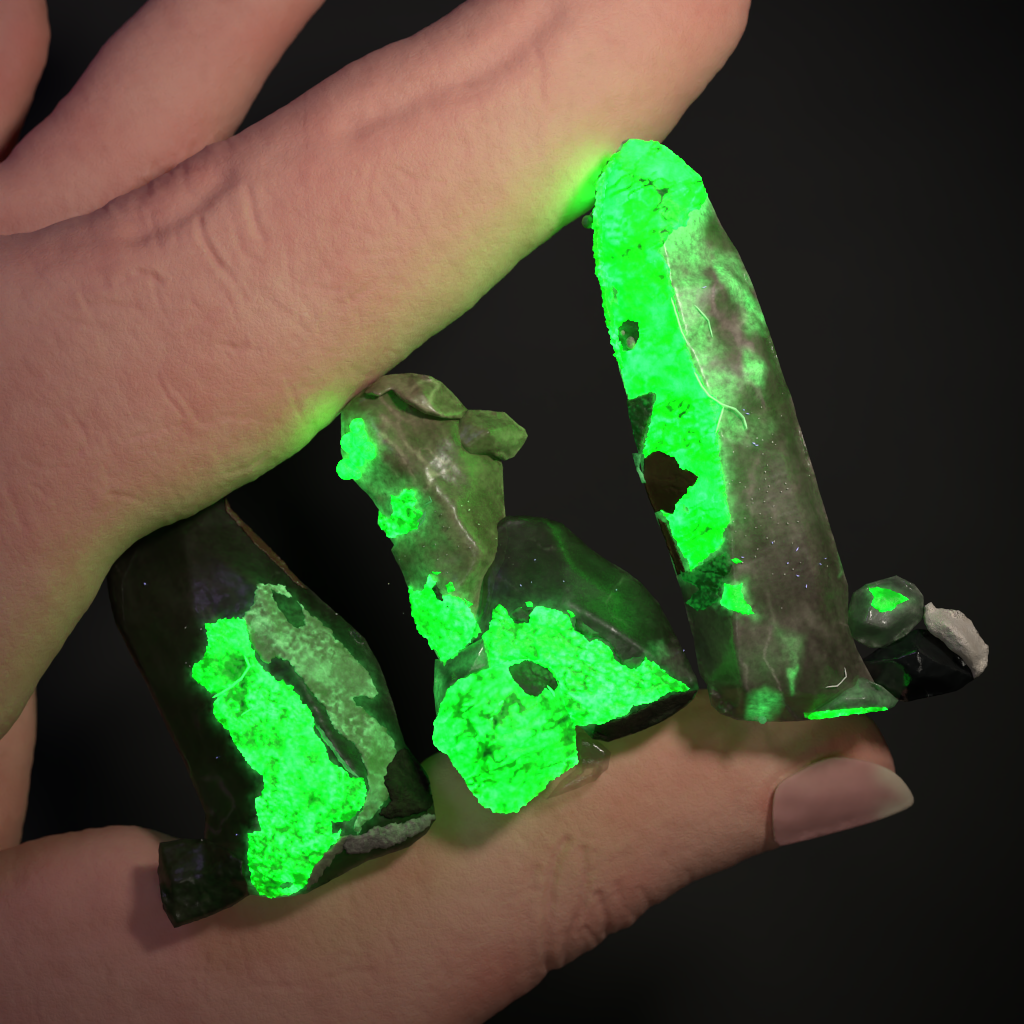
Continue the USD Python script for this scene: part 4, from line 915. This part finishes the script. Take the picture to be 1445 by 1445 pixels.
for k, (x, y, r) in enumerate([(506, 602, 11.5), (496, 625, 14.5), (521, 636, 12.5), (490, 662, 14.5), (506, 645, 13), (510, 618, 12), (503, 668, 8)]):
    part(mid, 'bead', (lambda t: (t.vertices, t.faces))(balls([(x, y, r)], lambda p: zfM(p) + 0.05, 30 + k)), BEADM, attrs={'thick': np.clip(0.62 + 0.25 * f2(np.random.default_rng(k).uniform(0, 90, (642, 2)) * 0 + trimesh.creation.icosphere(3, 1.0).vertices[:, :2] * 22, 8, 3, k), 0, 1)})
crust(mid, 'green_crust', CR_B, zfM, BRIGHT, t0=0.45, fine=0.2, fsize=6, cell=(8,), camp=0.35, amp=2.5, seed=63, level=0.52, contrast=0.75, falloff=6)
strand(mid, 'seam', [(600, 712), (609, 708), (606, 700)], zfM, 1.2, DIM, 0.3)
strand(mid, 'seam', [(585, 740), (595, 730), (600, 722), (598, 734), (590, 745)], zfM, 1.2, DIM, 0.3)
FAINTQ = crystal_material('faint_clear_quartz', (0.07, 0.05, 0.04), (0.25, 0.22, 0.19), opacity=(0.05, 0.3), scatter=(0.3, 0.25, 0.2), density=50, absorb=(0.3, 0.25, 0.2))
CLR = [(812, 1034), (828, 1034), (850, 1050), (862, 1062), (858, 1085), (840, 1102), (815, 1112), (790, 1122), (770, 1128), (790, 1104), (812, 1085)]
body(mid, 'clear_foot', CLR, lambda p: zmM(p) - 0.5 + 0 * p[:, 0], lambda p: zmM(p) - 3, FAINTQ, step=4, amp=1.5, seed=48, veil=fld([([(845, 1055), (862, 1062), (855, 1085), (840, 1085)], 12, .10)], 280))
specks(mid, 'dust', [(630 + x, 760 + y) for x, y in np.random.default_rng(9).normal(0, 1, (26, 2)) * (40, 45)] + [(700 + 6 * k, 760 + 9 * k) for k in range(5)], zfM, WHITEDUST, 10, (1.2, 3.5))
specks(mid, 'lint_speck', [(795, 820), (750, 822), (735, 826), (870, 832), (755, 790), (965, 918)], zfL, LINT, 11, (1.5, 3.5))

# ------------------------------------------------------------------ left: the dark crystal
zmL = lambda p: np.interp(p[:, 1], [690, 1300], [-3.0, 7.0])
L_OUT = [(150, 812), (162, 790), (200, 756), (260, 722), (300, 698), (316, 696), (327, 720), (349, 741), (392, 784), (417, 813), (453, 846), (485, 874), (514, 900), (536, 939), (554, 990), (562, 1020), (572, 1050), (592, 1076), (605, 1096), (612, 1136), (615, 1156), (602, 1176), (575, 1196), (540, 1208), (512, 1218), (466, 1243), (429, 1262), (386, 1268), (353, 1262), (325, 1280), (280, 1299), (246, 1310), (230, 1282), (223, 1232), (227, 1189), (255, 1184), (288, 1184), (290, 1149), (260, 1077), (230, 1016), (207, 966), (180, 915), (163, 880), (154, 845)]
_sl_ = surf([(150, 812, -1), (200, 756, 0), (260, 722, 0.5), (316, 696, 0), (349, 741, 0), (417, 813, 0), (485, 874, 0), (536, 939, 0), (572, 1050, 0), (612, 1136, 0), (615, 1156, 0.5), (575, 1196, 1), (512, 1218, 1.5), (429, 1262, 1.5), (386, 1268, 1.5), (353, 1262, 1), (280, 1299, 0), (246, 1310, 0), (223, 1232, 0), (227, 1189, 0), (288, 1184, 1), (260, 1077, 0), (207, 966, 0), (163, 880, -0.5),
              (262, 752, 3.4), (273, 860, 5.2), (286, 900, 5.4), (318, 1020, 5.8), (360, 1110, 6.0), (352, 1180, 5.6), (358, 1240, 4.2), (366, 824, 5.4), (395, 910, 6.4), (432, 975, 6.6), (470, 1050, 6.8), (515, 1112, 6.6), (500, 1168, 5.4), (440, 1225, 4.0), (240, 1245, 2.2), (290, 1240, 2.6), (470, 900, 3.6), (530, 1010, 3.8), (570, 1110, 3.6)], 6)
zfD = lambda p: zmL(p) + _sl_(p)
left = thing('crystal_specimen', W((400, 1265), 5), 'dark thick crystal nearest the palm, a ragged bright green strip running down its face', 'crystal', GROUP)
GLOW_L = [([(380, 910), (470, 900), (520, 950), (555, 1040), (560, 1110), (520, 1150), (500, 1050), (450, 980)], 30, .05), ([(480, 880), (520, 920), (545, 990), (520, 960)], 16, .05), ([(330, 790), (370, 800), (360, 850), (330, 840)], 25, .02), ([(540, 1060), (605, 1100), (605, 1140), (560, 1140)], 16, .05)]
VEIL_L = [([(262, 752), (320, 710), (410, 810), (362, 830), (290, 880), (275, 860)], 22, .05), ([(160, 800), (190, 830), (230, 960), (190, 900)], 20, .06), ([(552, 1050), (600, 1090), (608, 1130), (575, 1120)], 10, .3)]
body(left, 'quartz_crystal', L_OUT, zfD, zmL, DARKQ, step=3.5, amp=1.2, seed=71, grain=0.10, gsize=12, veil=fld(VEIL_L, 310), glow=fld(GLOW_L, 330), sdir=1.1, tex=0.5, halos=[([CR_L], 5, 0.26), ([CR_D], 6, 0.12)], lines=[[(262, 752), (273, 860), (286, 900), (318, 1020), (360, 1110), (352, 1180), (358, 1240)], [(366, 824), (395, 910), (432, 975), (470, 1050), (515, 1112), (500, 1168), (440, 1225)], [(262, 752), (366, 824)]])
crust(left, 'green_crust', CR_L, zfD, BRIGHT_L, t0=0.5, fine=0.3, fsize=5.5, cell=(9, 1.6, 0.6, 0.6), camp=0.25, amp=2.4, osize=8, seed=81, step=2.2, level=0.64, contrast=0.60,
      holes=[[(394, 1252), (402, 1246), (415, 1244), (408, 1252), (398, 1256)]], dips=[([(340, 935), (330, 950)], 9, 0.2, 0.4), ([(346, 960), (342, 985), (344, 1005)], 7, 0.2, 0.5), ([(447, 1165), (440, 1180)], 6, .2, .5), ([(290, 925), (285, 945)], 6, .1, .2)])
strand(left, 'seam', [(345, 925), (352, 940), (340, 958), (322, 972), (300, 985)], zfD, 1.5, BRIGHT_L, 0.85)
strand(left, 'seam', [(371, 990), (355, 1000), (340, 1010)], zfD, 1.0, BRIGHT_L, 0.8)
crust(left, 'dim_green_crust', CR_D, zfD, FROST, t0=0.2, fine=0.16, fsize=5, amp=2.6, seed=82, step=2.2, level=0.54, contrast=0.75, falloff=4,
      holes=[[(382, 832), (402, 840), (420, 852), (430, 868), (432, 884), (420, 886), (405, 878), (394, 860)], [(500, 985), (515, 982), (530, 990), (520, 998), (505, 996)]])
crust(left, 'dim_green_crust', [(440, 1010), (452, 1040), (470, 1060), (486, 1085), (504, 1096), (516, 1110), (508, 1098), (492, 1082), (470, 1052), (455, 1032)], zfD, DIM, t0=0.3, amp=1.5, seed=83, level=0.7, step=2)
crust(left, 'grey_rock_rim', [(492, 1178), (505, 1180), (520, 1172), (550, 1162), (580, 1156), (606, 1147), (613, 1150), (608, 1164), (590, 1178), (572, 1188), (540, 1196), (512, 1204), (494, 1206), (484, 1196)], zfD, GREYROCK, t0=0.35, fine=0.3, fsize=5, cell=(8, 1.8, 0.6, -0.3), camp=0.3, amp=3, seed=84)
crust(left, 'beige_crust', [(430, 1256), (440, 1222), (456, 1206), (468, 1196), (482, 1178), (494, 1180), (486, 1200), (472, 1208), (462, 1224), (448, 1244), (432, 1258)], zfD, BEIGE, t0=0.4, fine=0.15, amp=2, seed=85)
crust(left, 'brown_edge', [(316, 698), (327, 720), (349, 741), (392, 784), (417, 813), (436, 832), (420, 826), (385, 792), (345, 752), (318, 722)], zfD, usdkit.material(stage, LOOK + 'brown_edge', {'p': ('principled_bsdf', {'base_color': (0.06, 0.025, 0.012), 'roughness': 0.5})}, surface='p.BSDF'), t0=0.15, amp=1.2, seed=86)
BLOCKQ = crystal_material('dark_block_quartz', (0.012, 0.011, 0.005), (0.12, 0.10, 0.065), opacity=(0.88, 1.0), gloss=0.006, rough_=0.2, bump=0.3)
BLK_L = [(224, 1190), (256, 1184), (290, 1184), (322, 1196), (345, 1215), (352, 1262), (325, 1280), (280, 1298), (247, 1309), (231, 1281), (223, 1232)]
body(left, 'dark_block', BLK_L, lambda p: zfD(p) + 0.35 + 0.3 * f2(p, 28, 3, 187), zmL, BLOCKQ, step=3, amp=2.2, osize=10, seed=187, grain=0.15, gsize=9, sdir=0.9, tex=0.35, glow=fld([(BLK_L, 25, .006)], 188), veil=fld([([(230, 1270), (262, 1272), (270, 1296), (246, 1304)], 12, .25)], 189))
crust(left, 'side_crust', [(540, 1096), (560, 1060), (572, 1054), (592, 1078), (604, 1098), (611, 1134), (600, 1146), (575, 1150), (545, 1156), (535, 1150), (552, 1130)], zfD, MATRIX, t0=0.2, cell=(8,), camp=0.4, amp=2, seed=88)
specks(left, 'dust', [(262, 886), (284, 888), (262, 935), (268, 940), (205, 824), (255, 1203), (285, 1185), (260, 1200), (268, 1290), (256, 1296), (437, 1036), (572, 1080), (580, 1095), (565, 1090), (590, 1120), (602, 1132), (560, 1075), (475, 866), (420, 822)], zfD, WHITEDUST, 14, (2, 5))
specks(left, 'lint_speck', [(204, 824), (306, 1069), (334, 1178)], zfD, LINT, 15, (2.5, 4))
